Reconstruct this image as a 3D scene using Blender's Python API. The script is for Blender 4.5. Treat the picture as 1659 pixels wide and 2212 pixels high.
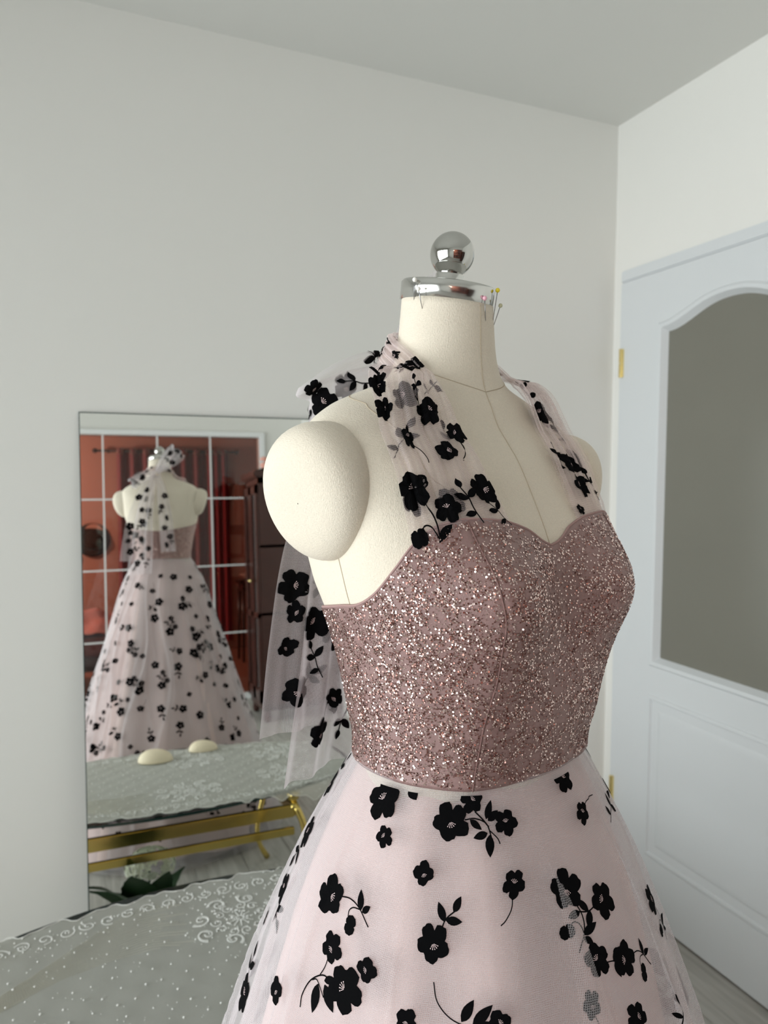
import bpy, bmesh, math, random
import numpy as np
from mathutils import Vector, Matrix

scene = bpy.context.scene
C = scene.collection
for o in list(bpy.data.objects):
    bpy.data.objects.remove(o, do_unlink=True)

# ------------------------------------------------------------------ camera
CAM = np.array([-1.6908, -2.0113, 1.4275])
PITCH, ROLL, YAW = 0.0593, 0.0050, 0.4029
_R = np.array([math.cos(YAW), -math.sin(YAW), 0.0])
_F = np.array([math.sin(YAW)*math.cos(PITCH), math.cos(YAW)*math.cos(PITCH), -math.sin(PITCH)])
_U = np.cross(_R, _F)
_R2 = _R*math.cos(ROLL)+_U*math.sin(ROLL)
_U2 = -_R*math.sin(ROLL)+_U*math.cos(ROLL)
cam_data = bpy.data.cameras.new('camera')
cam = bpy.data.objects.new('camera', cam_data)
C.objects.link(cam)
m = Matrix.Identity(4)
for i in range(3):
    m[i][0], m[i][1], m[i][2], m[i][3] = _R2[i], _U2[i], -_F[i], CAM[i]
cam.matrix_world = m
cam_data.sensor_fit = 'VERTICAL'
cam_data.sensor_height = 36.0
cam_data.sensor_width = 27.0
cam_data.lens = 1599.7*36.0/2212.0
cam_data.clip_start = 0.02
cam_data.dof.use_dof = True
cam_data.dof.focus_distance = 0.60
cam_data.dof.aperture_fstop = 9.0
scene.camera = cam

# ------------------------------------------------------------------ light and exposure
scene.view_settings.view_transform = 'Standard'
scene.view_settings.look = 'None'
scene.view_settings.gamma = 1.0
scene.view_settings.use_curve_mapping = False
scene.view_settings.exposure = 0.0
world = bpy.data.worlds.new('world')
scene.world = world
world.use_nodes = True
bg = world.node_tree.nodes['Background']
bg.inputs[0].default_value = (0.80, 0.90, 1.0, 1)
bg.inputs[1].default_value = 1.0
# daylight entering through the balcony window in the left wall
WIN_Y0, WIN_Y1, WIN_Z0, WIN_Z1, WALL_X = -3.60, -0.35, 0.10, 2.24, -4.10
ld = bpy.data.lights.new('window_daylight', 'AREA')
ld.shape = 'RECTANGLE'
ld.size = WIN_Z1-WIN_Z0-0.1
ld.size_y = WIN_Y1-WIN_Y0-0.1
ld.energy = 137
ld.color = (0.965, 0.98, 1.0)
lo = bpy.data.objects.new('window_daylight', ld)
lo.location = (WALL_X-0.13, (WIN_Y0+WIN_Y1)/2, (WIN_Z0+WIN_Z1)/2)
lo.rotation_euler = (0, math.radians(-90), 0)
C.objects.link(lo)

# ------------------------------------------------------------------ helpers
def obj(name, verts, faces, mat=None, parent=None, smooth=False, uv=None, mats=None, midx=None):
    me = bpy.data.meshes.new(name)
    me.from_pydata([tuple(map(float, v)) for v in verts], [], [tuple(map(int, f)) for f in faces])
    for mm in (mats or ([mat] if mat else [])):
        me.materials.append(mm)
    if midx is not None:
        me.polygons.foreach_set('material_index', np.asarray(midx, dtype=np.int32))
    if smooth:
        me.polygons.foreach_set('use_smooth', np.ones(len(me.polygons), dtype=bool))
    if uv is not None:
        ul = me.uv_layers.new(name='uv')
        li = np.zeros(len(me.loops), dtype=np.int32)
        me.loops.foreach_get('vertex_index', li)
        ul.data.foreach_set('uv', np.asarray(uv, dtype=np.float32)[li].ravel())
    me.update()
    o = bpy.data.objects.new(name, me)
    C.objects.link(o)
    if parent is not None:
        o.parent = parent
    return o

def tag(o, label=None, cat=None, group=None, kind=None):
    if label: o['label'] = label
    if cat: o['category'] = cat
    if group: o['group'] = group
    if kind: o['kind'] = kind
    return o

def thing(name, label, cat, loc=(0, 0, 0), rz=0.0, group=None):
    o = bpy.data.objects.new(name, None)
    o.empty_display_size = 0.05
    o.location = loc
    o.rotation_euler = (0, 0, rz)
    C.objects.link(o)
    return tag(o, label, cat, group)

def grid_faces(ny, nx, closed=False, base=0):
    f = []
    for j in range(ny-1):
        for i in range(nx if closed else nx-1):
            a = j*nx+i; b = j*nx+(i+1) % nx
            f.append((base+a, base+b, base+b+nx, base+a+nx))
    return f

def grid_obj(name, pts, mat, parent=None, closed=False, uv=None, smooth=True):
    ny, nx = pts.shape[:2]
    return obj(name, pts.reshape(-1, 3), grid_faces(ny, nx, closed), mat, parent, smooth,
               None if uv is None else np.asarray(uv).reshape(-1, 2))

class MB:
    '''collects shapes and builds them as one mesh object'''
    def __init__(s): s.v = []; s.f = []; s.m = []
    def add(s, v, f, mi=0):
        b = len(s.v); s.v += [tuple(p) for p in v]; s.f += [tuple(i+b for i in q) for q in f]; s.m += [mi]*len(f); return s
    def box(s, a, b, mi=0, bev=0.0):
        x0, y0, z0 = [min(p, q) for p, q in zip(a, b)]; x1, y1, z1 = [max(p, q) for p, q in zip(a, b)]
        if bev <= 0:
            v = [(x, y, z) for z in (z0, z1) for y in (y0, y1) for x in (x0, x1)]
            return s.add(v, [(0, 2, 3, 1), (4, 5, 7, 6), (0, 1, 5, 4), (2, 6, 7, 3), (0, 4, 6, 2), (1, 3, 7, 5)], mi)
        bm = bmesh.new(); bmesh.ops.create_cube(bm, size=1)
        for v in bm.verts: v.co = Vector(((x0+x1)/2+v.co.x*(x1-x0), (y0+y1)/2+v.co.y*(y1-y0), (z0+z1)/2+v.co.z*(z1-z0)))
        bmesh.ops.bevel(bm, geom=bm.edges[:], offset=bev, segments=2, affect='EDGES')
        return s.bm(bm, mi)
    def bm(s, bm, mi=0):
        bm.verts.index_update()
        s.add([v.co[:] for v in bm.verts], [[v.index for v in f.verts] for f in bm.faces], mi); bm.free(); return s
    def tube(s, path, r, n=8, mi=0, cap=True):
        P_ = np.asarray(path, float); k = len(P_); rr = np.broadcast_to(np.asarray(r, float), (k,))
        T = np.gradient(P_, axis=0); T /= np.linalg.norm(T, axis=1, keepdims=True)+1e-12
        up = np.array([0, 0, 1.0]) if abs(T[0, 2]) < .9 else np.array([1.0, 0, 0])
        rings = []
        N = np.cross(T[0], up); N /= np.linalg.norm(N)
        for i in range(k):
            N = N-T[i]*(N@T[i]); N /= np.linalg.norm(N); Bn = np.cross(T[i], N)
            a = np.linspace(0, 2*np.pi, n, endpoint=False)
            rings.append(P_[i]+rr[i]*(np.cos(a)[:, None]*N+np.sin(a)[:, None]*Bn))
        f = grid_faces(k, n, True)
        if cap: f += [tuple(range(n))[::-1], tuple(range((k-1)*n, k*n))]
        return s.add(np.concatenate(rings), f, mi)
    def lathe(s, prof, n=32, c=(0, 0, 0), mi=0):
        a = np.linspace(0, 2*np.pi, n, endpoint=False); v = []
        for r, z in prof:
            r = max(r, 1e-5)
            v += [(c[0]+r*math.cos(t), c[1]+r*math.sin(t), c[2]+z) for t in a]
        return s.add(v, grid_faces(len(prof), n, True), mi)
    def ball(s, c, r, u=12, w=8, mi=0, sc=(1, 1, 1)):
        bm = bmesh.new(); bmesh.ops.create_uvsphere(bm, u_segments=u, v_segments=w, radius=1)
        for v in bm.verts: v.co = Vector((c[0]+v.co.x*r*sc[0], c[1]+v.co.y*r*sc[1], c[2]+v.co.z*r*sc[2]))
        return s.bm(bm, mi)
    def build(s, name, mat=None, parent=None, smooth=False, mats=None):
        return obj(name, s.v, s.f, mat, parent, smooth, mats=mats, midx=s.m if mats else None)

# ------------------------------------------------------------------ materials
def nodes(name):
    mt = bpy.data.materials.new(name); mt.use_nodes = True
    nt = mt.node_tree
    return mt, nt, nt.nodes['Principled BSDF'], nt.nodes['Material Output']

def pmat(name, col, rough=0.6, metal=0.0, spec=0.5, bump=None, var=None, sheen=0.0, coat=0.0):
    mt, nt, p, out = nodes(name)
    p.inputs['Base Color'].default_value = (*col, 1)
    p.inputs['Roughness'].default_value = rough
    p.inputs['Metallic'].default_value = metal
    p.inputs['Specular IOR Level'].default_value = spec
    if sheen: p.inputs['Sheen Weight'].default_value = sheen
    if coat: p.inputs['Coat Weight'].default_value = coat
    tc = nt.nodes.new('ShaderNodeTexCoord')
    if var:                                   # (scale, amount): gentle mottling of the colour
        nz = nt.nodes.new('ShaderNodeTexNoise'); nz.inputs['Scale'].default_value = var[0]; nz.inputs['Detail'].default_value = 4
        nt.links.new(tc.outputs['Object'], nz.inputs['Vector'])
        mx = nt.nodes.new('ShaderNodeMixRGB'); mx.blend_type = 'MIX'
        mx.inputs[1].default_value = (*[c*(1-var[1]) for c in col], 1); mx.inputs[2].default_value = (*[min(1, c*(1+var[1])) for c in col], 1)
        nt.links.new(nz.outputs['Fac'], mx.inputs[0]); nt.links.new(mx.outputs[0], p.inputs['Base Color'])
    if bump:                                  # (scale, strength, distance)
        nb = nt.nodes.new('ShaderNodeTexNoise'); nb.inputs['Scale'].default_value = bump[0]; nb.inputs['Detail'].default_value = 3
        nt.links.new(tc.outputs['Object'], nb.inputs['Vector'])
        bp = nt.nodes.new('ShaderNodeBump'); bp.inputs['Strength'].default_value = bump[1]; bp.inputs['Distance'].default_value = bump[2]
        nt.links.new(nb.outputs['Fac'], bp.inputs['Height']); nt.links.new(bp.outputs[0], p.inputs['Normal'])
    return mt

def linen(name, col):
    mt, nt, p, out = nodes(name)
    p.inputs['Roughness'].default_value = 0.85
    p.inputs['Specular IOR Level'].default_value = 0.2
    p.inputs['Sheen Weight'].default_value = 0.15
    tc = nt.nodes.new('ShaderNodeTexCoord')
    hs = []
    for axis_scale in ((1500, 1500, 420), (420, 420, 1500)):     # warp and weft threads
        mp = nt.nodes.new('ShaderNodeMapping'); mp.inputs['Scale'].default_value = axis_scale
        nz = nt.nodes.new('ShaderNodeTexNoise'); nz.inputs['Scale'].default_value = 1.0; nz.inputs['Detail'].default_value = 1
        nt.links.new(tc.outputs['Object'], mp.inputs[0]); nt.links.new(mp.outputs[0], nz.inputs['Vector']); hs.append(nz)
    ad = nt.nodes.new('ShaderNodeMath'); ad.operation = 'ADD'
    nt.links.new(hs[0].outputs['Fac'], ad.inputs[0]); nt.links.new(hs[1].outputs['Fac'], ad.inputs[1])
    bp = nt.nodes.new('ShaderNodeBump'); bp.inputs['Strength'].default_value = 0.5; bp.inputs["Distance"].default_value = 0.0007
    nt.links.new(ad.outputs[0], bp.inputs['Height']); nt.links.new(bp.outputs[0], p.inputs['Normal'])
    cr = nt.nodes.new('ShaderNodeMapRange'); cr.inputs[1].default_value = .6; cr.inputs[2].default_value = 1.4; cr.inputs[3].default_value = .93; cr.inputs[4].default_value = 1.05
    nt.links.new(ad.outputs[0], cr.inputs[0])
    mx = nt.nodes.new('ShaderNodeMixRGB'); mx.blend_type = 'MULTIPLY'; mx.inputs[0].default_value = 1; mx.inputs[1].default_value = (*col, 1)
    nt.links.new(cr.outputs[0], mx.inputs[2]); nt.links.new(mx.outputs[0], p.inputs['Base Color'])
    return mt

def net(name, col, holes=0.16, threads=0.62, scale=760.0, edge=0.30):
    '''fine tulle: see-through holes between thin threads; uv in metres'''
    mt, nt, p, out = nodes(name)
    nt.nodes.remove(p)
    df = nt.nodes.new('ShaderNodeBsdfDiffuse'); df.inputs[0].default_value = (*col, 1)
    tr = nt.nodes.new('ShaderNodeBsdfTranslucent'); tr.inputs[0].default_value = (*col, 1)
    m1 = nt.nodes.new('ShaderNodeMixShader'); m1.inputs[0].default_value = 0.42
    nt.links.new(df.outputs[0], m1.inputs[1]); nt.links.new(tr.outputs[0], m1.inputs[2])
    tp = nt.nodes.new('ShaderNodeBsdfTransparent')
    uv = nt.nodes.new('ShaderNodeTexCoord')
    vo = nt.nodes.new('ShaderNodeTexVoronoi'); vo.voronoi_dimensions = '2D'; vo.feature = 'DISTANCE_TO_EDGE'
    vo.inputs['Scale'].default_value = scale; vo.inputs['Randomness'].default_value = 0.25
    nt.links.new(uv.outputs['UV'], vo.inputs['Vector'])
    mr = nt.nodes.new('ShaderNodeMapRange'); mr.inputs[1].default_value = 0.06; mr.inputs[2].default_value = 0.20
    mr.inputs[3].default_value = threads; mr.inputs[4].default_value = holes
    nt.links.new(vo.outputs['Distance'], mr.inputs[0])
    lw = nt.nodes.new('ShaderNodeLayerWeight'); lw.inputs[0].default_value = 0.35   # threads close up when the net is seen edge-on
    mu = nt.nodes.new('ShaderNodeMath'); mu.operation = 'MULTIPLY_ADD'; mu.inputs[1].default_value = edge; mu.use_clamp = True
    nt.links.new(lw.outputs['Facing'], mu.inputs[0]); nt.links.new(mr.outputs[0], mu.inputs[2])
    m2 = nt.nodes.new('ShaderNodeMixShader')
    nt.links.new(mu.outputs[0], m2.inputs[0]); nt.links.new(tp.outputs[0], m2.inputs[1]); nt.links.new(m1.outputs[0], m2.inputs[2])
    nt.links.new(m2.outputs[0], out.inputs[0])
    return mt

def clear(name, tint, refl=0.06, rough=0.0):
    mt, nt, p, out = nodes(name)
    nt.nodes.remove(p)
    tp = nt.nodes.new('ShaderNodeBsdfTransparent'); tp.inputs[0].default_value = (*tint, 1)
    gl = nt.nodes.new('ShaderNodeBsdfGlossy'); gl.inputs['Roughness'].default_value = rough
    fr = nt.nodes.new('ShaderNodeFresnel'); fr.inputs[0].default_value = 1.45
    m2 = nt.nodes.new('ShaderNodeMixShader')
    nt.links.new(fr.outputs[0], m2.inputs[0]); nt.links.new(tp.outputs[0], m2.inputs[1]); nt.links.new(gl.outputs[0], m2.inputs[2])
    nt.links.new(m2.outputs[0], out.inputs[0])
    return mt

def emis(name, col, s):
    mt, nt, p, out = nodes(name)
    p.inputs['Base Color'].default_value = (*col, 1)
    p.inputs['Emission Color'].default_value = (*col, 1); p.inputs['Emission Strength'].default_value = s
    return mt

M = {}
M['wall'] = pmat('white_wall_paint', (.80, .793, .757), .9, spec=.2, bump=(350, .08, .001), var=(3, .012))
M['ceil'] = pmat('ceiling_paint', (.735, .735, .705), .95, spec=.1, bump=(300, .08, .001))
M['door'] = pmat('white_door_lacquer', (.665, .69, .705), .38, spec=.45)
M['frost'] = pmat('grey_frosted_glass', (.185, .180, .150), .35, spec=.5, bump=(900, .12, .0006), var=(2.2, .10))
M['brass'] = pmat('polished_brass', (.86, .70, .32), .16, 1.0)
M['gold'] = pmat('gold_plated_metal', (.82, .62, .20), .12, 1.0)
M['chrome'] = pmat('brushed_chrome', (.62, .615, .59), .17, 1.0)
M['chrome_ball'] = pmat('polished_chrome', (.53, .525, .50), .05, 1.0)
M['linen'] = linen('cream_linen', (.76, .685, .57))
M['thread'] = pmat('seam_thread', (.50, .42, .31), .9)
M['lining'] = pmat('blush_lining', (.73, .545, .51), .55, spec=.3, bump=(60, .05, .002))
M['tulle'] = net('blush_tulle', (.79, .765, .79), holes=.10, threads=.46)
M['net'] = net('blush_net', (.81, .765, .78), holes=.10, threads=.50, scale=620, edge=.25)
M['strap'] = net('halter_tulle', (.90, .78, .775), holes=.09, threads=.38, scale=900, edge=.48)
M['strap_in'] = net('halter_inner_tulle', (.88, .76, .75), holes=.05, threads=.22, scale=900, edge=.35)
M['velvet'] = pmat('black_flock', (.0035, .0035, .004), 1.0, spec=.05)
M['stamen'] = pmat('blush_stamen', (.80, .62, .62), .8)
M['bodice'] = pmat('rose_mesh_fabric', (.25, .152, .142), .48, spec=1.0, bump=(1400, .5, .0006), var=(260, .16))
M['sequin'] = pmat('rose_gold_sequin', (.88, .68, .63), .24, 1.0)
_b = M['bodice'].node_tree.nodes['Principled BSDF']; _b.inputs['Specular Tint'].default_value = (1.0, .80, .78, 1)
M['sequin_dark'] = pmat('copper_sequin', (.34, .17, .145), .28, 1.0)
M['sash'] = net('sash_tulle', (.84, .78, .80), holes=.15, threads=.50, scale=900, edge=.40)
M['mirror'] = pmat('silvered_glass', (.95, .965, .94), .0, 1.0)
M['glass_edge'] = pmat('dark_green_glass_edge', (.02, .045, .04), .08, spec=.6)
M['glass'] = clear('table_glass', (.90, .955, .93))
M['pane'] = clear('window_glass', (.97, .985, .975))
M['lace'] = net('silver_organza', (.92, .915, .855), holes=.40, threads=.66, scale=420, edge=.35)
M['bead'] = pmat('white_glass_bead', (.93, .93, .90), .12, spec=.8)
M['cord'] = pmat('white_cord', (.88, .88, .84), .5)
M['pad'] = pmat('cream_foam_pad', (.86, .76, .56), .6, spec=.3)
M['plank'] = pmat('grey_oak_laminate', (.47, .445, .41), .45, spec=.4, bump=(60, .06, .001))
M['leaf'] = pmat('dark_green_leaf', (.018, .05, .018), .5)
M['white_petal'] = pmat('white_petal', (.86, .89, .76), .7)
M['pink_petal'] = pmat('peach_petal', (.82, .42, .34), .7)
M['wood'] = pmat('dark_mahogany', (.045, .014, .010), .28, spec=.5, var=(9, .3))
M['terracotta'] = pmat('terracotta_plaster', (.50, .255, .195), .9, var=(2, .06))
M['curtain'] = pmat('crimson_curtain', (.30, .022, .030), .8, sheen=.2)
M['plum'] = pmat('plum_curtain', (.22, .055, .065), .8, sheen=.2)
M['black'] = pmat('black_felt', (.006, .006, .007), .9)
M['blanket'] = pmat('pink_blanket', (.62, .24, .20), .9, bump=(40, .4, .01))
M['paper'] = pmat('pinned_paper', (.70, .46, .38), .8)
M['iron'] = pmat('dark_iron_rod', (.05, .035, .03), .4, .6)
M['redfloor'] = pmat('red_brown_floor', (.30, .13, .085), .35)
M['pvc'] = pmat('white_window_frame', (.84, .85, .85), .35)
M['steel'] = pmat('pin_steel', (.35, .35, .36), .25, 1.0)
def oak_planks():
    mt = M['plank']; nt = mt.node_tree; p = nt.nodes['Principled BSDF']
    tc = nt.nodes.new('ShaderNodeTexCoord'); mp = nt.nodes.new('ShaderNodeMapping'); mp.inputs['Scale'].default_value = (26, 2.2, 10)
    oi = nt.nodes.new('ShaderNodeObjectInfo'); av = nt.nodes.new('ShaderNodeVectorMath'); av.operation = 'ADD'
    cx = nt.nodes.new('ShaderNodeCombineXYZ'); ml = nt.nodes.new('ShaderNodeMath'); ml.operation = 'MULTIPLY'; ml.inputs[1].default_value = 40
    nt.links.new(oi.outputs['Random'], ml.inputs[0]); nt.links.new(ml.outputs[0], cx.inputs[0]); nt.links.new(ml.outputs[0], cx.inputs[1])
    nt.links.new(tc.outputs['Object'], mp.inputs[0]); nt.links.new(mp.outputs[0], av.inputs[0]); nt.links.new(cx.outputs[0], av.inputs[1])
    nz = nt.nodes.new('ShaderNodeTexNoise'); nz.inputs['Scale'].default_value = 1.6; nz.inputs['Detail'].default_value = 5; nz.inputs['Distortion'].default_value = .6
    nt.links.new(av.outputs[0], nz.inputs['Vector'])
    rp = nt.nodes.new('ShaderNodeValToRGB'); rp.color_ramp.elements[0].position = .3; rp.color_ramp.elements[0].color = (.34, .33, .30, 1)
    rp.color_ramp.elements[1].position = .7; rp.color_ramp.elements[1].color = (.53, .52, .485, 1)
    nt.links.new(nz.outputs['Fac'], rp.inputs[0]); nt.links.new(rp.outputs[0], p.inputs['Base Color'])
oak_planks()

# ================================================================== the room
HC = 2.5565                                  # ceiling height
YC = -3.85                                   # inner face of the wall behind the camera
T = 0.12
def struct(o): o['kind'] = 'structure'; return o

# floor: sub-floor slab with separate planks on it
fl = struct(MB().box((WALL_X-T, YC-T, -0.06), (T, T, -0.012)).build('floor', pmat('sub_floor', (.2, .19, .17), .8)))
def plank_mesh(w, l):
    bm = bmesh.new(); bmesh.ops.create_cube(bm, size=1)
    for v in bm.verts: v.co = Vector((v.co.x*(w-.0016), v.co.y*(l-.0016), v.co.z*.012))
    bmesh.ops.bevel(bm, geom=[e for e in bm.edges if all(v.co.z > 0 for v in e.verts)], offset=.0012, segments=1, affect='EDGES')
    me = bpy.data.meshes.new('plank'); bm.to_mesh(me); bm.free(); me.materials.append(M['plank']); return me
_pm = {}
rng = random.Random(5)
PW = 0.185
x = 0.0; row = 0
while x > WALL_X:
    w = min(PW, x-WALL_X)
    y = 0.0; first = True
    while y > YC:
        l = 1.25
        if first: l = (0.35, 0.85, 1.2, 0.6)[row % 4]; first = False
        l = min(l, y-YC)
        if l > .02:
            key = (round(w, 4), round(l, 4))
            if key not in _pm: _pm[key] = plank_mesh(w, l)
            o = bpy.data.objects.new('plank', _pm[key]); C.objects.link(o); o.parent = fl
            o.location = (x-w/2, y-l/2, -0.006)
        y -= l
    x -= w; row += 1

struct(MB().box((WALL_X-T, YC-T, HC), (T, T, HC+.1)).build('ceiling', M['ceil']))
struct(MB().box((WALL_X-T, 0, -.06), (T, T, HC)).build('wall_back', M['wall']))

# right wall with the door opening
DY0, DY1, DZ = -0.085, -0.895, 2.035          # clear opening
w = MB()
w.box((0, 0, -.06), (T, DY0, HC)); w.box((0, DY1, -.06), (T, YC-T, HC)); w.box((0, DY0, DZ), (T, DY1, HC))
struct(w.build('wall_right', M['wall']))
# hall behind the door, unlit
w = MB(); w.box((T+1.0, .3, -.06), (T+1.05, -1.3, HC)); w.box((T, .3, -.06), (T+1.05, .35, HC)); w.box((T, -1.35, -.06), (T+1.05, -1.3, HC))
w.box((T, .35, -.08), (T+1.05, -1.35, -.06)); w.box((T, .35, HC), (T+1.05, -1.35, HC+.04))
struct(w.build('wall_hall', M['wall']))

# door casing
cs = MB()
cs.box((-.016, -.048, 0), (0, -.090, 2.033), bev=.004)
cs.box((-.016, -.89, 0), (0, -.932, 2.033), bev=.004)
cs.box((-.016, -.048, 2.034), (0, -.932, 2.072), bev=.004)
cs.box((0, DY0+.004, 0), (T, DY0-.012, DZ), 0); cs.box((0, DY1+.012, 0), (T, DY1-.004, DZ)); cs.box((0, DY0, DZ-.012), (T, DY1, DZ))
struct(cs.build('trim_1', M['door']))

# door leaf: one slab with an arched window cut out and a raised lower panel
door = bpy.data.objects.new('door_1', None); C.objects.link(door); struct(door); door.location = (0, -.490, 0)
LY0, LY1, LT = .418, -.418, 2.034            # local y of the hinge edge and lock edge
LX0, LX1 = -.020, .020
def arch(u):                                  # u in -1..1 across the glass, returns height
    a = abs(u)
    return 1.865+.058*(0.5+0.5*math.cos(math.pi*min(1, a**1.15)))
GW, GB = .254, .822
def loop_pts(inset, n=40):
    pts = [(GW-inset, GB+inset)]
    pts += [((GW-inset)*(1-2*i/n), arch(1-2*i/n)-inset) for i in range(n+1)]
    pts += [(-(GW-inset), GB+inset)]
    return pts
def ring_obj(name, A, B, xa, xb, mat, parent):
    n = len(A); v = [(xa, p[0], p[1]) for p in A]+[(xb, p[0], p[1]) for p in B]
    f = [(i, (i+1) % n, (i+1) % n+n, i+n) for i in range(n)]
    return v, f
outer_n = 40
def outer_pts(n=40):
    pts = [(LY0, .008)]+[(LY0+(LY1-LY0)*i/n, LT) for i in range(n+1)]+[(LY1, .008)]
    return pts
def band(mb, A, xa, B, xb):
    n = len(A)
    mb.add([(xa, p[0], p[1]) for p in A]+[(xb, p[0], p[1]) for p in B], [(i, (i+1) % n, (i+1) % n+n, i+n) for i in range(n)])
lf = MB()
O = outer_pts(); G = loop_pts(0)
O2 = [(LY0-.004, .008)]+[(p[0]*.99, LT-.004) for p in O[1:-1]]+[(LY1+.004, .008)]
band(lf, O, 0, O2, LX0); band(lf, O2, LX0, G, LX0)          # front face with the opening
band(lf, O, 0, O, LX1); band(lf, O, LX1, G, LX1); band(lf, G, LX1, G, 0)
lf.build('leaf', M['door'], door)
bd = MB()                                     # moulded glazing bead, stepping in to the glass
g1, g2, g3, g4 = loop_pts(-.012), loop_pts(-.004), loop_pts(.006), loop_pts(.020)
band(bd, g1, LX0+.001, g2, LX0-.006); band(bd, g2, LX0-.006, g3, LX0-.004); band(bd, g3, LX0-.004, g4, LX0+.018)
bd.build('glazing_bead', M['door'], door, smooth=False)
gl = MB(); k = loop_pts(.010)
gl.add([(LX0+.016, p[0], p[1]) for p in k], [tuple(range(len(k)))]); gl.add([(LX0+.021, p[0], p[1]) for p in k], [tuple(range(len(k)))[::-1]])
tag(gl.build('pane', M['frost'], door), 'grey frosted glass with an arched top')
def rect(a): return [(GW-a, .212+a), (GW-a, .712-a), (-(GW-a), .712-a), (-(GW-a), .212+a)]
pn = MB()
seq = [(-.012, .001), (-.006, -.005), (.002, -.006), (.008, .004), (.016, .006), (.040, -.002), (.050, -.003)]
for (a, xa), (b, xb) in zip(seq, seq[1:]): band(pn, rect(a), LX0+xa, rect(b), LX0+xb)
pn.add([(LX0-.003, p[0], p[1]) for p in rect(.050)], [(0, 1, 2, 3)])
pn.build('lower_panel', M['door'], door)
for z in (1.772, .350, 1.05):
    h = MB(); h.tube([(-.026, LY0+.004, z-.046), (-.026, LY0+.004, z-.001)], .0062, 12); h.tube([(-.026, LY0+.004, z+.001), (-.026, LY0+.004, z+.046)], .0062, 12)
    h.box((-.027, LY0+.002, z-.045), (-.018, LY0-.004, z+.045))
    if z != 1.05: h.build('hinge', M['brass'], door, smooth=False)
hd = MB(); hd.box((-.028, LY1+.045, .96), (-.020, LY1+.085, 1.16), bev=.003)
hd.tube([(-.028, LY1+.065, 1.08), (-.065, LY1+.065, 1.08), (-.070, LY1+.075, 1.08), (-.070, LY1+.18, 1.08)], .008, 10)
hd.build('door_handle', M['brass'], door)

# left wall with the balcony window that lights the room
w = MB()
w.box((WALL_X-T, 0, -.06), (WALL_X, WIN_Y1, HC)); w.box((WALL_X-T, WIN_Y0, -.06), (WALL_X, YC-T, HC))
w.box((WALL_X-T, WIN_Y1, WIN_Z1), (WALL_X, WIN_Y0, HC)); w.box((WALL_X-T, WIN_Y1, -.06), (WALL_X, WIN_Y0, WIN_Z0))
struct(w.build('wall_left', M['wall']))
win = bpy.data.objects.new('window_1', None); C.objects.link(win); struct(win)
f = MB(); ym = (WIN_Y0+WIN_Y1)/2
xa, xb = WALL_X-.075, WALL_X-.015
for a, b in (((WIN_Y0, WIN_Z0), (WIN_Y0+.07, WIN_Z1)), ((WIN_Y1-.07, WIN_Z0), (WIN_Y1, WIN_Z1)), ((WIN_Y0, WIN_Z1-.07), (WIN_Y1, WIN_Z1)), ((WIN_Y0, WIN_Z0), (WIN_Y1, WIN_Z0+.08)), ((ym-.06, WIN_Z0), (ym+.06, WIN_Z1))):
    f.box((xa, a[0], a[1]), (xb, b[0], b[1]), bev=.004)
f.build('window_frame', M['pvc'], win)
for a, b in ((WIN_Y0+.07, ym-.06), (ym+.06, WIN_Y1-.07)):
    MB().box((WALL_X-.050, a, WIN_Z0+.08), (WALL_X-.044, b, WIN_Z1-.07)).build('pane', M['pane'], win)

# wall behind the camera with a glazed opening into the terracotta room
OX0, OX1, OZ = -2.320, -0.343, 2.060
w = MB()
w.box((WALL_X-T, YC-T, -.06), (OX0, YC, HC)); w.box((OX1, YC-T, -.06), (T, YC, HC)); w.box((OX0, YC-T, OZ), (OX1, YC, HC))
struct(w.build('wall_front', M['wall']))
win = bpy.data.objects.new('window_2', None); C.objects.link(win); struct(win)
f = MB()
f.box((OX0-.03, YC-.06, 0), (OX0+.006, YC+.02, OZ+.03), bev=.003); f.box((OX1-.006, YC-.06, 0), (OX1+.03, YC+.02, OZ+.03), bev=.003); f.box((OX0, YC-.06, OZ-.006), (OX1, YC+.02, OZ+.03), bev=.003)
f.box((OX0, YC-.06, 0), (OX1, YC+.012, .045), bev=.003)
f.build('window_frame', M['pvc'], win)
xs = [-1.915, -1.522, -1.133, -.735]
zs = [.520, 1.046, 1.573]
for xv in xs: MB().box((xv-.0055, YC-.045, .04), (xv+.0055, YC-.025, OZ)).build('glazing_bar', M['pvc'], win)
for zv in zs: MB().box((OX0, YC-.044, zv-.0055), (OX1, YC-.026, zv+.0055)).build('glazing_bar', M['pvc'], win)
gx = [OX0]+xs+[OX1]; gz = [.04]+zs+[OZ]
for a, b in zip(gx, gx[1:]):
    for c, d in zip(gz, gz[1:]):
        MB().box((a+.004, YC-.037, c+.004), (b-.004, YC-.033, d-.004)).build('pane', M['pane'], win)

# terracotta room beyond
RX0, RX1, RY = -3.3, 1.5, -6.75
struct(MB().box((RX0, RY, -.06), (RX1, YC-T, 0)).build('floor_far_room', M['redfloor']))
struct(MB().box((RX0, RY, 2.55), (RX1, YC-T, 2.6)).build('ceiling_far_room', M['terracotta']))
struct(MB().box((RX0, RY-.1, 0), (RX1, RY, 2.55)).build('wall_far_room_end', M['terracotta']))
struct(MB().box((RX0-.1, RY, 0), (RX0, YC-T, 2.55)).build('wall_far_room_left', M['terracotta']))
struct(MB().box((RX1, RY, 0), (RX1+.1, YC-T, 2.55)).build('wall_far_room_right', M['terracotta']))
w = MB(); w.box((RX0, YC-T-.02, 0), (OX0, YC-T, 2.55)); w.box((OX1, YC-T-.02, 0), (RX1, YC-T, 2.55)); w.box((OX0, YC-T-.02, OZ), (OX1, YC-T, 2.55))
struct(w.build('wall_far_room_front', M['terracotta']))

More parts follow.
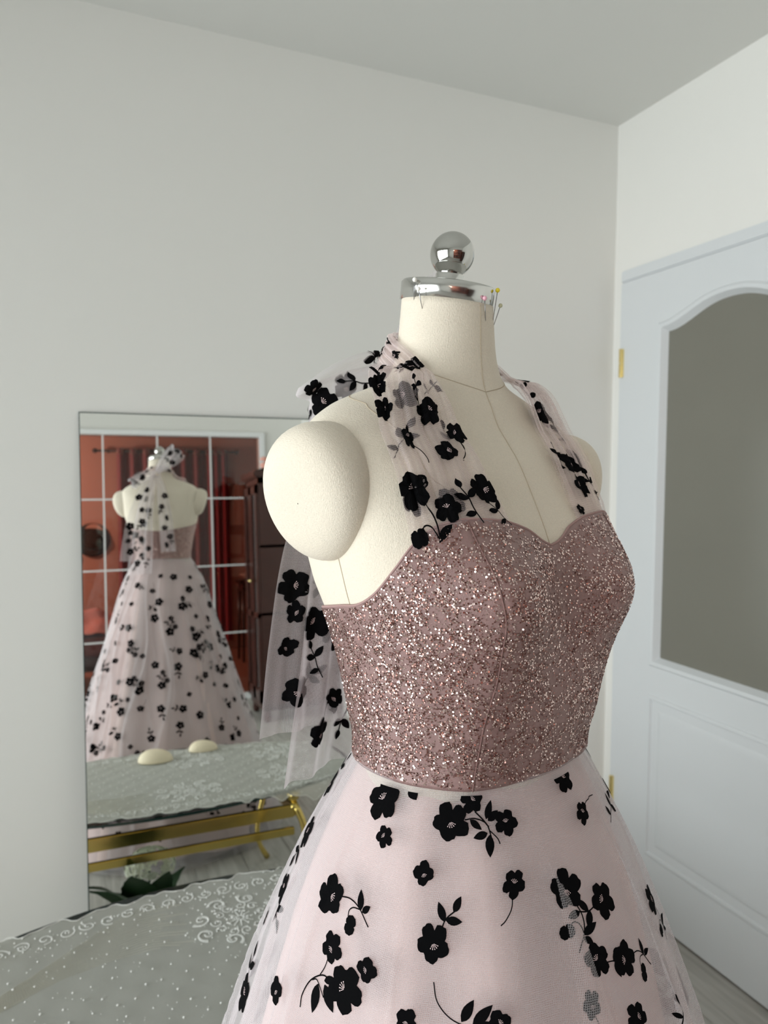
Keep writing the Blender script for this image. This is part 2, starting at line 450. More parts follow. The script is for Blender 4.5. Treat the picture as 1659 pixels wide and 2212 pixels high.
# ================================================================== shape of the figure and the gown
MX, MY = -1.3393, -1.3955
SEC=np.array([ # z, half width, front, back, exponent, y centre
(0.88,.118,.085,.085,2.2,0),(1.06,.115,.085,.082,2.2,0),(1.12,.113,.088,.082,2.2,0),(1.163,.113,.092,.083,2.25,0),(1.21,.119,.104,.092,2.3,0),
(1.26,.128,.109,.103,2.35,0),(1.30,.139,.106,.113,2.45,0),(1.33,.148,.101,.119,2.6,-.001),(1.37,.156,.094,.118,2.7,-.005),
(1.41,.160,.082,.112,2.7,-.011),(1.435,.163,.073,.103,2.6,-.016),(1.452,.163,.065,.091,2.4,-.021),(1.467,.156,.059,.079,2.1,-.026),
(1.482,.137,.056,.068,1.9,-.030),(1.496,.104,.051,.058,1.85,-.032),(1.508,.071,.048,.052,1.95,-.033),(1.52,.058,.046,.048,2.0,-.033),(1.545,.050,.044,.046,2,-.033),(1.60,.044,.043,.043,2,-.033)])
def sec(z):
    # monotone cubic-ish (Catmull) interpolation of section table
    z=np.asarray(z,float); Z=SEC[:,0]; out=[]
    i=np.clip(np.searchsorted(Z,z)-1,0,len(Z)-2); h=Z[i+1]-Z[i]; t=np.clip((z-Z[i])/h,0,1)
    for k in range(1,6):
        Y=SEC[:,k]; D=np.diff(Y)/np.diff(Z); m=np.zeros(len(Y)); m[1:-1]=np.where(D[1:]*D[:-1]>0,2*D[1:]*D[:-1]/(D[1:]+D[:-1]+1e-12),0); m[0]=D[0];m[-1]=D[-1]
        out.append((1+2*t)*(1-t)**2*Y[i]+t*(1-t)**2*h*m[i]+t*t*(3-2*t)*Y[i+1]+t*t*(t-1)*h*m[i+1])
    return out
NECKTILT=math.tan(math.radians(9))
BUST=dict(x=.070,z=1.328,a=.032,sx=.050,su=.045,sd=.052)
def body(th,z,off=0.0):
    th=np.asarray(th,float);z=np.asarray(z,float);th,z=np.broadcast_arrays(th,z)
    a,fr,bk,n,yc=sec(z)
    c,s=np.cos(th),np.sin(th)
    e=2/n
    x=(a+off)*np.sign(c)*np.abs(c)**e
    dep=np.where(s>=0,fr,bk)+off
    y=dep*np.sign(s)*np.abs(s)**e
    B=BUST
    sz=np.where(z>B['z'],B['su'],B['sd'])
    g=np.exp(-((np.abs(x)-B['x'])/B['sx'])**2)*np.exp(-((z-B['z'])/sz)**2)
    y=y+np.where(s>0,B['a']*g*np.clip(s,0,1)**.8,0)
    w=np.clip((z-1.49)/.08,0,1); w=w*w*(3-2*w)
    zz=z-NECKTILT*y*w
    return np.stack([x,y+yc,zz],-1)
SKR=np.array([(0.015,.455),(.2,.412),(.37,.366),(.5,.326),(.7,.265),(.9,.208),(1.0,.181),(1.05,.165),(1.09,.149),(1.12,.134),(1.145,.1205),(1.163,.109)])
def _interp(T,z):
    Z,Y=T[:,0],T[:,1]; z=np.asarray(z,float)
    i=np.clip(np.searchsorted(Z,z)-1,0,len(Z)-2);h=Z[i+1]-Z[i];t=np.clip((z-Z[i])/h,0,1)
    D=np.diff(Y)/np.diff(Z);m=np.zeros(len(Y));m[1:-1]=np.where(D[1:]*D[:-1]>0,2*D[1:]*D[:-1]/(D[1:]+D[:-1]+1e-12),0);m[0]=D[0];m[-1]=D[-1]
    return (1+2*t)*(1-t)**2*Y[i]+t*(1-t)**2*h*m[i]+t*t*(3-2*t)*Y[i+1]+t*t*(t-1)*h*m[i+1]
FOLDS={'tulle':[(7,.4,.5),(11,1.9,.6),(17,4.1,.14),(26,.7,.07)],'lining':[(6,1.1,.6),(9,3.3,.5),(14,5.0,.2)],'net':[(8,2.2,.5),(13,.3,.6),(21,3.,.4)]}
NET_RIDGES=[(a0+7*math.sin(a0*3.1),.010+.006*abs(math.sin(a0))) for a0 in range(-90,270,11)]
RIDGES=[(101,.025,2.0),(110,.030,1.6),(128,.03,1.8),(-22,.03,1.3),(-46,.025,1.8),(-58,.03,1.8),(160,.03,1.8),(190,.03,1.6),(-80,.03,1.8),(-100,.028,1.8),(-125,.03,1.6),(-150,.03,1.8),(3,.02,.8)]
def skirt(th,z,kind='tulle',off=0.0):
    th=np.asarray(th,float);z=np.asarray(z,float);th,z=np.broadcast_arrays(th,z)
    r=_interp(SKR,z); d=np.clip(1.163-z,0,2)
    grow={'tulle':.0055+.036*d/(d+1.2),'net':.002+.016*d/(d+1.2),'lining':0*d-.002}[kind] if kind!='lining' else -.003-.012*np.clip(d/.3,0,1)
    k=np.clip(d/.25,0,1.6)
    amp=(.0012+.0085*k)*{'tulle':.46,'net':.75,'lining':1.75}[kind]
    f=sum(w*np.cos(n*th+p+ .6*np.sin(2*th+p)) for n,p,w in FOLDS[kind])
    if kind=='tulle':      # a few narrow pleats standing out of the soft folds
        for a0,w0,h0 in RIDGES:
            dd=(th-math.radians(a0)-.10*np.sin(9*d+a0)+np.pi)%(2*np.pi)-np.pi
            f=f+h0*np.exp(-(dd/w0)**2)
    if kind=='net':
        g=0
        for a0,w0 in NET_RIDGES:
            dd=(th-math.radians(a0)-.13*np.sin(7*d+a0)+np.pi)%(2*np.pi)-np.pi
            g=g+np.exp(-(dd/w0)**2)
        f=f+g*.55
    if kind=='lining': f=1.5*f-.75
    rr=r+grow*(1 if kind!='tulle' else 1.0)+amp*f+off
    e=np.clip(d/.22,0,1)
    ax=1.035-.035*e; fy=.86+.14*e; by=.80+.20*e
    c,s=np.cos(th),np.sin(th)
    y=rr*s*np.where(s>0,fy,by)
    # the outer layer's flowers hang a little in front of the lining
    return np.stack([rr*c*ax,y-.0*d,z],-1)
def spline(K,t):
    K=np.asarray(K,float); n=len(K)-1; t=np.clip(np.asarray(t,float),0,1)*n; i=np.clip(t.astype(int),0,n-1); f=(t-i)[...,None]
    g=lambda j:K[np.clip(j,0,n)]
    a,b,c,d=g(i-1),g(i),g(i+1),g(i+2)
    a=np.where((i==0)[...,None],2*b-c,a); d=np.where((i==n-1)[...,None],2*c-b,d)
    return .5*((2*b)+(-a+c)*f+(2*a-5*b+4*c-d)*f*f+(-a+3*b-3*c+d)*f**3)
# halter strap: outer and inner edge as (angle deg, height, lift off the body)
ST_OUT=[(37.5,1.360,.0045),(40.3,1.4026,.005),(42,1.4318,.006),(39,1.4701,.008),(20,1.497,.012),(-2,1.516,.015),(-35,1.528,.012),(-62,1.533,.010),(-92,1.532,.012)]
ST_IN =[(79,1.376,.0045),(76.8,1.4165,.006),(73.7,1.4519,.008),(60.5,1.4887,.008),(30,1.5213,.006),(4,1.539,.005),(-35,1.552,.005),(-62,1.556,.006),(-92,1.553,.010)]
STL_OUT=[(54,1.368,.0045),(58.5,1.4155,.005),(53,1.4567,.006),(40,1.4870,.008),(18,1.505,.011),(-2,1.518,.013),(-35,1.528,.012),(-62,1.533,.010),(-92,1.532,.012)]
STL_IN =[(80,1.376,.0045),(81.2,1.4285,.006),(75.2,1.4682,.008),(62,1.5030,.008),(32,1.5225,.006),(4,1.539,.005),(-35,1.552,.005),(-62,1.556,.006),(-92,1.553,.010)]
def strap(s,t,side=1,lift=0.0):
    s=np.clip(np.asarray(s,float),0,1); t=np.asarray(t,float); s,t=np.broadcast_arrays(s,t)
    o=spline(ST_OUT if side>0 else STL_OUT,t); i=spline(ST_IN if side>0 else STL_IN,t); k=o+(i-o)*s[...,None]
    rip=.0052*(np.abs(np.sin(np.pi*(4.3*s+.6*t)+.8))**.7-.5)+.0018*(np.abs(np.sin(np.pi*(9.6*s-1.1*t)+2.))-.5)
    env=np.clip(t*6,.35,1)
    # the chord lift keeps the band straight over the hollow between neck and shoulder
    tuck=np.clip(1-t/.07,0,1)
    off=(k[...,2]+lift+rip*env)*(1-tuck)+.0012*tuck+.006*np.exp(-((t-.45)/.16)**2)*(1-s)
    p=body(np.radians(k[...,0]),k[...,1],off)
    p[...,2]+=off*np.clip((k[...,1]-1.46)/.03,0,1)*np.clip(1-(k[...,1]-1.5)/.02,0,1)*.8
    p[...,0]*=side
    return p
def ribbon(C_,W_,A_,s,t,k=3.,amp=.004,ph=0.):
    '''centre line C_ (list of points), width W_ (list), across direction A_ (list of vectors)'''
    s,t=np.broadcast_arrays(np.clip(np.asarray(s,float),0,1),np.asarray(t,float))
    c=spline(C_,t); w=spline(np.array(W_)[:,None],t)[...,0]; a=spline(A_,t); a=a/np.linalg.norm(a,axis=-1,keepdims=True)
    d=spline(C_,np.clip(t+.01,0,1))-spline(C_,np.clip(t-.01,0,1)); nn=np.cross(d,a); nn/=np.linalg.norm(nn,axis=-1,keepdims=True)+1e-9
    rip=amp*(np.sin(2*np.pi*k*s+ph+2*t)+.5*np.sin(2*np.pi*k*1.9*s+1.3*ph))
    return c+a*((s-.5)*w)[...,None]+nn*rip[...,None]
TAILS={
 'tail_a':dict(C_=[(.012,-.108,1.522),(.040,-.140,1.44),(.066,-.150,1.35),(.084,-.146,1.25),(.094,-.138,1.160)],W_=[.022,.062,.085,.100,.115],A_=[(1,-.1,.35),(1,0,.15),(1,0,.06),(1,.05,.03),(1,.05,.03)],k=2.2,amp=.004,ph=.4),
 'tail_b':dict(C_=[(.004,-.110,1.518),(.030,-.134,1.43),(.048,-.140,1.33),(.060,-.136,1.22),(.070,-.150,1.105)],W_=[.02,.05,.075,.095,.108],A_=[(1,-.1,.2),(1,0,.1),(1,.1,0),(1,.15,0),(1,.25,-.05)],k=1.8,amp=.004,ph=1.9),
 'tail_c':dict(C_=[(-.010,-.110,1.52),(-.030,-.136,1.43),(-.042,-.140,1.33),(-.046,-.134,1.25),(-.048,-.122,1.195)],W_=[.02,.045,.055,.058,.06],A_=[(1,.1,-.2),(1,0,-.1),(1,0,0),(1,0,0),(1,0,0)],k=2.6,amp=.004,ph=3.),
 'loop_r':dict(C_=[(.004,-.100,1.532),(.035,-.098,1.528),(.072,-.102,1.508),(.100,-.118,1.487),(.084,-.140,1.486),(.040,-.126,1.510),(.004,-.108,1.526)],W_=[.018,.036,.048,.046,.050,.040,.018],A_=[(.15,-.1,1),(.35,-.2,1),(.45,-.2,1),(.5,-.1,1),(.45,.1,1),(.35,.1,1),(.15,0,1)],k=1.6,amp=.004,ph=.6),
 'loop_l':dict(C_=[(-.004,-.100,1.534),(-.022,-.098,1.560),(-.058,-.094,1.602),(-.092,-.104,1.628),(-.088,-.136,1.606),(-.048,-.130,1.566),(-.004,-.110,1.530)],W_=[.018,.050,.072,.070,.078,.056,.018],A_=[(.8,0,.4),(.8,.05,.55),(.78,.05,.62),(.75,0,.66),(.78,-.1,.62),(.8,-.1,.55),(.8,0,.4)],k=1.7,amp=.005,ph=2.2),
}

M['seamrose'] = pmat('rose_seam_thread', (.20, .11, .10), .8)
M['edgerose'] = pmat('rose_bound_edge', (.38, .24, .225), .8)
# flowers on the near side of the skirt: angle round the figure, height, blossom radius in mm, kind, turn
SKIRT_FL = [(12.5,1.1500,17.5,'big',20),(25.0,1.158,6.5,'petal',-60),(17.5,1.1264,9.1,'small',30),(-33.0,1.0863,15.6,'leaf3',-110),(-40.0,1.1275,15.0,'leaf3',70),
(33.8,1.1084,9.2,'four',10),(2.3,1.0749,15.4,'budstem',5),(-33.2,1.0317,14.8,'leaf3',-45),(-42.2,.9848,10.1,'stem',-95),(-9.5,.9863,10.6,'four',40),
(14.3,1.0214,16.7,'branch',188),(20.0,1.0399,9.7,'small',60),(37.7,1.0657,14.2,'leaf3',48),(-36.8,.9158,18.3,'leaf3',95),(31.5,1.0157,9.0,'small',0),
(42.2,1.1424,15.0,'spray',0),(95.8,1.1573,12.2,'big',10),(150.5,1.1048,10.4,'small',0),(98.0,1.130,10.4,'stem',20),(120.0,1.1151,12.8,'leafs',0),
(62.2,1.1012,11.3,'stem',-112),(79.2,1.0894,15.0,'budstem',-78),(90.8,1.0739,13.7,'leaf3',178),(82.7,1.0404,12.5,'leaf3',-30),(91.5,1.0327,12.6,'budstem',-14),
(77.8,1.0152,10.1,'stem',-85),(45.0,1.0209,13.7,'branch2',0),(105.7,.9797,9.4,'leafs',40),(146.5,.9724,12.3,'leaf3',90),(89.5,.9966,10.7,'big',0),
(-62,1.06,14.,'leaf3',200),(-60,.985,10,'small',0),(60,.975,12,'leaf3',-60),(118,1.04,12,'budstem',-70),(8,.966,13,'leaf3',-20),(36,.967,14,'big',0)]
# flowers on the straps: across, along, radius in mm, kind, turn, layer
STRAP_R = [(.80,.720,5.5,'small',0,0),(.74,.520,8.5,'big',0,0),(.25,.738,5.5,'big',0,0),(.12,.43,12.,'leaf3',80,0),(.10,.372,10.,'small',0,0),(.62,.385,8.5,'leafs',60,0),(.68,.335,12.5,'big',0,0),
(.34,.294,10.5,'stem',-60,0),(.70,.233,8.8,'small',0,0),(.92,.270,9.5,'stem',-100,0),(.16,.150,13.,'budstem',-70,0),(.46,.084,10.5,'big',0,0),(.70,.085,11.,'leafs',80,0),(.90,.112,11.5,'small',0,0),(.93,.048,8.,'leafs',100,0),
(.45,.40,12.,'big',0,1),(.4,.56,9.,'big',0,1),(.22,.30,10.,'leafs',30,1),(.12,.135,13,'big',0,1),(.52,.10,11,'big',0,1),(.80,.26,10,'leafs',60,1),(.62,.63,5.5,'small',0,0),(.35,.82,6,'leaf3',20,0),(.7,.9,6,'big',0,0),(.85,.40,10,'leafs',0,1)]
STRAP_L = [(.80,.355,9.,'leafs',70,0),(.78,.285,10.5,'big',0,0),(.45,.255,8.5,'leafs',70,1),(.90,.150,9.5,'leafs',80,0),(.68,.149,10.5,'small',0,0),(.62,.096,11.,'big',0,0),(.28,.104,8.8,'leafs',60,0),(.88,.037,4.8,'small',0,0),
(.35,.18,10,'big',0,1),(.60,.31,10,'big',0,1),(.5,.47,9,'big',0,0),(.5,.62,9,'leaf3',0,0),(.4,.78,9,'big',0,0),(.6,.92,9,'leafs',0,0)]
TAIL_FL = {'tail_a':[(.80,.611,.0165,'big',0),(.74,.676,.0115,'small',0),(.78,.764,.0100,'four',0),(.64,.889,.0150,'leaf3',200),(.80,.294,.0140,'big',0),(.40,.435,.0120,'small',0),(.3,.56,.013,'leaf3',60),(.25,.74,.012,'big',0),(.5,.20,.012,'big',0),(.2,.93,.011,'small',0)],
 'tail_b':[(.86,.642,.0165,'big',0),(.80,.731,.0125,'leafs',-80),(.62,.899,.0150,'budstem',245),(.21,.889,.0135,'leafs',60),(.47,.696,.0120,'small',0),(.46,.536,.0138,'big',0),(.3,.40,.012,'leaf3',90),(.6,.28,.013,'big',0),(.2,.77,.012,'small',0)],
 'tail_c':[(.3,.25,.013,'big',0),(.7,.36,.012,'leaf3',60),(.4,.48,.013,'big',0),(.65,.60,.012,'small',0),(.3,.72,.013,'leaf3',90),(.6,.86,.013,'big',0)],
 'loop_r':[(.65,.80,.0125,'big',0),(.70,.15,.0105,'leafs',20),(.46,.446,.0136,'big',0),(.28,.549,.0095,'leafs',0),(.82,.456,.0101,'small',0),(.4,.28,.011,'leafs',40),(.3,.72,.010,'leafs',-30)],
 'loop_l':[(.33,.487,.0100,'leafs',0),(.3,.40,.012,'leafs',60),(.7,.45,.013,'leaf3',0),(.5,.60,.013,'big',0),(.75,.70,.012,'big',0),(.3,.78,.012,'leaf3',0),(.6,.28,.011,'leafs',0),(.2,.62,.011,'small',0)]}
# pins: label, tip, head, head radius, colour
PINS = [('white pearl-headed pin standing straight up over the chrome cap',[-1.392,-1.3786,1.5837],[-1.3935,-1.3834,1.601],.00224,'white'),
('white pearl-headed pin slanting across the chrome cap rim',[-1.388,-1.3883,1.5741],[-1.3935,-1.3914,1.5909],.00205,'white'),
('pink pearl-headed pin beside the centre front neck seam',[-1.3291,-1.4027,1.5653],[-1.3326,-1.4064,1.5851],.00225,'pink'),
('yellow-headed pin sticking out at the front of the neck',[-1.3145,-1.3918,1.5689],[-1.3131,-1.3972,1.5962],.00221,'yellow'),
('champagne-headed pin sticking out below the yellow one',[-1.3109,-1.3877,1.5656],[-1.308,-1.3943,1.5829],.00205,'olive')]
# ================================================================== dress form
RZ = math.radians(-163.0845)
form = thing('dress_form', 'cream linen dress form with chrome neck cap wearing the floral gown', 'dress form', (MX, MY, 0), RZ)
A2 = np.linspace(0, 2*np.pi, 112, endpoint=False)
ZT = 1.588
zz = np.concatenate([np.linspace(.88, 1.16, 12), np.linspace(1.17, 1.43, 40), np.linspace(1.434, 1.53, 44), np.linspace(1.535, ZT, 10)])
tt, zg = np.meshgrid(A2, zz)
bp_ = body(tt, zg)
nb = bp_.shape[1]
verts = list(bp_.reshape(-1, 3)); faces = grid_faces(len(zz), nb, True)
faces.append(tuple(range(nb))[::-1]); faces.append(tuple(range((len(zz)-1)*nb, len(zz)*nb)))
obj('torso', verts, faces, M['linen'], form, True)

def seam(path, r=.0007, parent=form, name='seam', mat='thread'):
    return MB().tube(path, r, 5).build(name, M[mat], parent, True)
seam(body(np.full(60, np.pi/2), np.linspace(1.34, ZT-.002, 60), .0), .0005)
na_ = np.linspace(0, 360, 121)
seam(body(np.radians(na_), 1.4985+.0003*np.abs(((na_-90+180) % 360)-180), .0), .0005)
for sd in (1, -1):
    k = spline([(-8, 1.4915), (22, 1.4834), (30, 1.478), (48, 1.458), (56, 1.4205), (60, 1.410), (62, 1.375)], np.linspace(0, 1, 60))
    a_ = np.radians(k[:, 0]) if sd > 0 else np.pi-np.radians(k[:, 0]); seam(body(a_, k[:, 1], .0), .0005)
    seam(body(np.full(30, 0. if sd > 0 else np.pi), np.linspace(1.30, 1.36, 30), .0), .0005)
seam(body(np.full(60, -np.pi/2), np.linspace(1.27, 1.55, 60), .0), .0005)

def arm_cap(side):
    xc, yc, zc, ry, rz, bx, tl, yw =   .1583, -.0185, 1.408, .0515, .0588, .0325, .2914, .2687
    a = np.linspace(0, 2*np.pi, 56, endpoint=False); b = np.concatenate([[-1, -.15], np.linspace(0, np.pi/2, 18)])
    A, Bb = np.meshgrid(a, b)
    S = np.clip(Bb, 0, None)
    x = np.where(Bb < 0, np.where(Bb < -.5, -.022, -.002), bx*np.sin(S)**.8); rr = np.where(Bb < 0, np.where(Bb < -.5, .93, 1.0), np.maximum(np.cos(S), 1e-4)**.52)
    y = ry*rr*np.cos(A); z = rz*rr*np.sin(A)
    x, z = x*math.cos(tl)+z*math.sin(tl), -x*math.sin(tl)+z*math.cos(tl)
    x, y = x*math.cos(yw)-y*math.sin(yw), x*math.sin(yw)+y*math.cos(yw)
    p = np.stack([(x+xc)*side, y+yc, z+zc], -1)
    if side < 0: p = p[:, ::-1]
    o = grid_obj('arm_cap', p, M['linen'], form, True)
    return o
arm_cap(1); arm_cap(-1)

# chrome neck cap and ball, following the forward tilt of the neck
nc = np.array([0, -.033, 1.5985]); lean = math.radians(9.5)
def tilted(mb_builder, name, mat, smooth=True):
    o = mb_builder.build(name, mat, form, smooth); o.location = tuple(nc); o.rotation_euler = (-lean, 0, 0); return o
prof = [(.0, -.0125), (.0425, -.0125), (.0455, -.0115), (.0457, .0045), (.0440, .0066), (.0400, .0075), (0, .0080)]
cp = tilted(MB().lathe(prof, 72), 'neck_cap', M['chrome'], False)
for p in cp.data.polygons: p.use_smooth = True
tilted(MB().lathe([(.0135, .006), (.0135, .0160), (.0125, .0170), (.0115, .0185), (0, .0190)], 40), 'finial_collar', M['chrome'], True)
bl = MB(); bl.ball((0, 0, .0345), .0213, 48, 32)
tilted(bl, 'finial_ball', M['chrome_ball'])
# stand hidden by the skirt
MB().tube([(0, -.01, .06), (0, -.01, .9)], .016, 16).build('pole', M['chrome'], form, True)
st = MB()
for k in range(4):
    a = math.pi/4+k*math.pi/2
    st.tube([(0, -.01, .09), (.10*math.cos(a), .10*math.sin(a)-.01, .075), (.24*math.cos(a), .24*math.sin(a)-.01, .016)], [.014, .013, .012], 10)
    st.ball((.24*math.cos(a), .24*math.sin(a)-.01, .0165), .0165)
st.build('stand_base', M['black'], form, True)

# pins stuck into the neck
def pin(label, tip, head, hr, mat):
    tip = np.array(tip); head = np.array(head)
    o = thing('dressmaker_pin', label, 'pin', group='pins in the neck of the dress form')
    o.location = tuple(tip)
    MB().tube([(0, 0, 0), tuple((head-tip)*.5), tuple(head-tip)], [.00025, .00042, .00042], 6).build('shaft', M['steel'], o, True)
    b = MB(); b.ball(head-tip, hr, 14, 10); b.build('head', mat, o, True)
PIN = {'white': pmat('white_pearl_head', (.90, .88, .82), .15, spec=.7), 'pink': pmat('pink_pearl_head', (.86, .45, .55), .15, spec=.7),
       'yellow': pmat('yellow_pin_head', (.85, .68, .03), .2, spec=.6), 'olive': pmat('champagne_pin_head', (.50, .48, .30), .15, spec=.7)}
for lab, tip, head, hr, mt in PINS:
    pin(lab, tip, head, hr, PIN[mt])

# ================================================================== the gown
gown = thing('evening_gown', 'blush halter gown with glitter bodice and black flocked flowers on tulle', 'dress', (MX, MY, 0), RZ)
ND = np.array([(-90, 1.283), (-60, 1.290), (-40, 1.297), (-18, 1.3046), (2, 1.3141), (12, 1.3247), (27, 1.3491), (40.3, 1.3711), (54, 1.3849), (63, 1.3878), (75, 1.3856), (84, 1.3775), (88.5, 1.3660), (90, 1.3625)])
def neckline(deg):
    d = ((np.asarray(deg, float)+90) % 360)-90           # -90..270
    d = np.where(d > 90, 180-d, d)
    i = np.clip(np.searchsorted(ND[:, 0], d)-1, 0, len(ND)-2)
    t = np.clip((d-ND[i, 0])/(ND[i+1, 0]-ND[i, 0]), 0, 1)
    # smooth inside each span
    D = np.diff(ND[:, 1])/np.diff(ND[:, 0]); mm = np.zeros(len(ND)); mm[1:-1] = np.where(D[1:]*D[:-1] > 0, 2*D[1:]*D[:-1]/(D[1:]+D[:-1]), 0); mm[-1] = D[-1]; mm[0] = 0
    h = ND[i+1, 0]-ND[i, 0]
    return (1+2*t)*(1-t)**2*ND[i, 1]+t*(1-t)**2*h*mm[i]+t*t*(3-2*t)*ND[i+1, 1]+t*t*(t-1)*h*mm[i+1]
HEM = 1.1635
SEAMZ = np.array([(HEM, 52), (1.2118, 53.5), (1.2563, 58), (1.2888, 58.8), (1.3266, 60), (1.3505, 61.3), (1.39, 62.5)])
def bod_off(z, th):
    '''bodice thickness: stiff panels meet in a ridge at the princess seams'''
    d = np.degrees(th); d = ((d+90) % 360)-90; d = np.where(d > 90, 180-d, d)
    q = np.abs(d-np.interp(z, SEAMZ[:, 0], SEAMZ[:, 1]))
    return .0022+.0030*np.clip((1.185-z)/.022, 0, 1)+.0038*np.clip(1-q/20, 0, 1)-.0009*np.exp(-(q/.9)**2)
NB = 480
tb = np.linspace(-np.pi/2, 1.5*np.pi, NB, endpoint=False); nv = 64
zt = neckline(np.degrees(tb))
vv = np.linspace(0, 1, nv)[:, None]
Zb = HEM+vv*(zt[None]-HEM); Tb = np.broadcast_to(tb, Zb.shape)
outerp = body(Tb, Zb, bod_off(Zb, Tb))
topin = body(tb, zt-.0005, .0008); botin = body(tb, np.full(NB, HEM+.0005), .001)
P_ = np.concatenate([botin[None], outerp, body(tb, zt+.0006, bod_off(zt, tb)-.0008)[None], topin[None]], 0)
bod = grid_obj('bodice', P_, M['bodice'], gown, True)
tag(bod, 'rose glitter sweetheart bodice')
# princess seams, centre back zip line and piping along the edges
sm = [(62.5, 1.386), (61.3, 1.3505), (60, 1.3266), (58.8, 1.2888), (58, 1.2563), (53.5, 1.2118), (52, HEM)]
for sgn in (1, -1):
    k = spline(sm, np.linspace(0, 1, 70)); a = np.radians(k[:, 0]) if sgn > 0 else np.pi-np.radians(k[:, 0])
    seam(body(a, k[:, 1], bod_off(k[:, 1], a)+.0004), .0008, bod, 'seam', 'seamrose')
    a2 = np.radians(-52) if sgn > 0 else np.radians(232); z2 = np.linspace(HEM, 1.289, 40)
    seam(body(np.full(40, a2), z2, bod_off(z2, np.full(40, a2))+.0001), .0006, bod, 'seam', 'seamrose')
z2 = np.linspace(HEM, 1.283, 40)
seam(body(np.full(40, -np.pi/2), z2, bod_off(z2, np.full(40, -np.pi/2))+.0003), .0014, bod, 'zip', 'seamrose')
tc_ = np.linspace(-np.pi/2, 1.5*np.pi, 361)
seam(body(tc_, neckline(np.degrees(tc_)), bod_off(neckline(np.degrees(tc_)), tc_)-.0004), .0011, bod, 'neckline_edge', 'edgerose')

# sequins sewn in wandering lines
rg = np.random.default_rng(11)
pos_t, pos_z = [], []
for k in range(9000):
    while True:                                # even spread over the real surface: wider where the bust stands out
        a = rg.uniform(-np.pi/2, 1.5*np.pi); z = rg.uniform(HEM+.002, 1.388)
        if rg.random() < (.70+.30*np.clip((z-HEM)/.13, 0, 1)*(1.0 if math.sin(a) > -.2 else .7)): break
    ang = rg.uniform(0, 2*np.pi)
    for j in range(rg.integers(4, 11)):
        if HEM+.0015 < z < neckline(np.degrees(a))-.002: pos_t.append(a); pos_z.append(z)
        ang += rg.normal(0, .75); st_ = rg.uniform(.0017, .0026)
        a += st_*math.cos(ang)/.115; z += st_*math.sin(ang)
pt, pz = np.array(pos_t), np.array(pos_z)
po = bod_off(pz, pt)
p0 = body(pt, pz, po+.0007); e = 1e-3
d1 = body(pt+e, pz, po)-body(pt-e, pz, po); d2 = body(pt, pz+e, po)-body(pt, pz-e, po)
nn = np.cross(d1, d2); nn /= np.linalg.norm(nn, axis=1, keepdims=True)
nn = nn+rg.normal(0, .30, nn.shape); nn /= np.linalg.norm(nn, axis=1, keepdims=True)
tx = np.cross(nn, rg.normal(size=nn.shape)); tx /= np.linalg.norm(tx, axis=1, keepdims=True); ty = np.cross(nn, tx)
rad = rg.uniform(.00050, .00095, len(pt))[:, None]
ns = len(pt); hexv = []
for k in range(5):
    a = k*2*np.pi/5
    hexv.append(p0+rad*(math.cos(a)*tx+math.sin(a)*ty))
V = np.stack(hexv, 1).reshape(-1, 3)
Fq = np.arange(ns*5).reshape(-1, 5)
me_ = obj('sequins', V, Fq, None, bod, mats=[M['sequin'], M['sequin_dark']], midx=(rg.random(ns) < .42).astype(np.int32))
tag(me_, kind='stuff')

# skirt layers
def skirt_grid(kind, nt, z0, nz):
    th = np.linspace(-np.pi/2, 1.5*np.pi, nt, endpoint=False); z = z0+(1.166-z0)*np.linspace(0, 1, nz)**.8
    Tg, Zg = np.meshgrid(th, z); p = skirt(Tg, Zg, kind)
    uv = np.stack([Tg*np.maximum(_interp(SKR, Zg), .12), (1.166-Zg)*1.08], -1)
    return p, uv
p, uv = skirt_grid('lining', 300, .03, 60); tag(grid_obj('underskirt', p, M['lining'], gown, True, uv), 'opaque blush underskirt')
p, uv = skirt_grid('net', 360, .025, 70); grid_obj('net_layer', p, M['net'], gown, True, uv)
p, uv = skirt_grid('tulle', 480, .015, 90); tul = tag(grid_obj('tulle_overskirt', p, M['tulle'], gown, True, uv), 'sheer outer layer with black flowers')

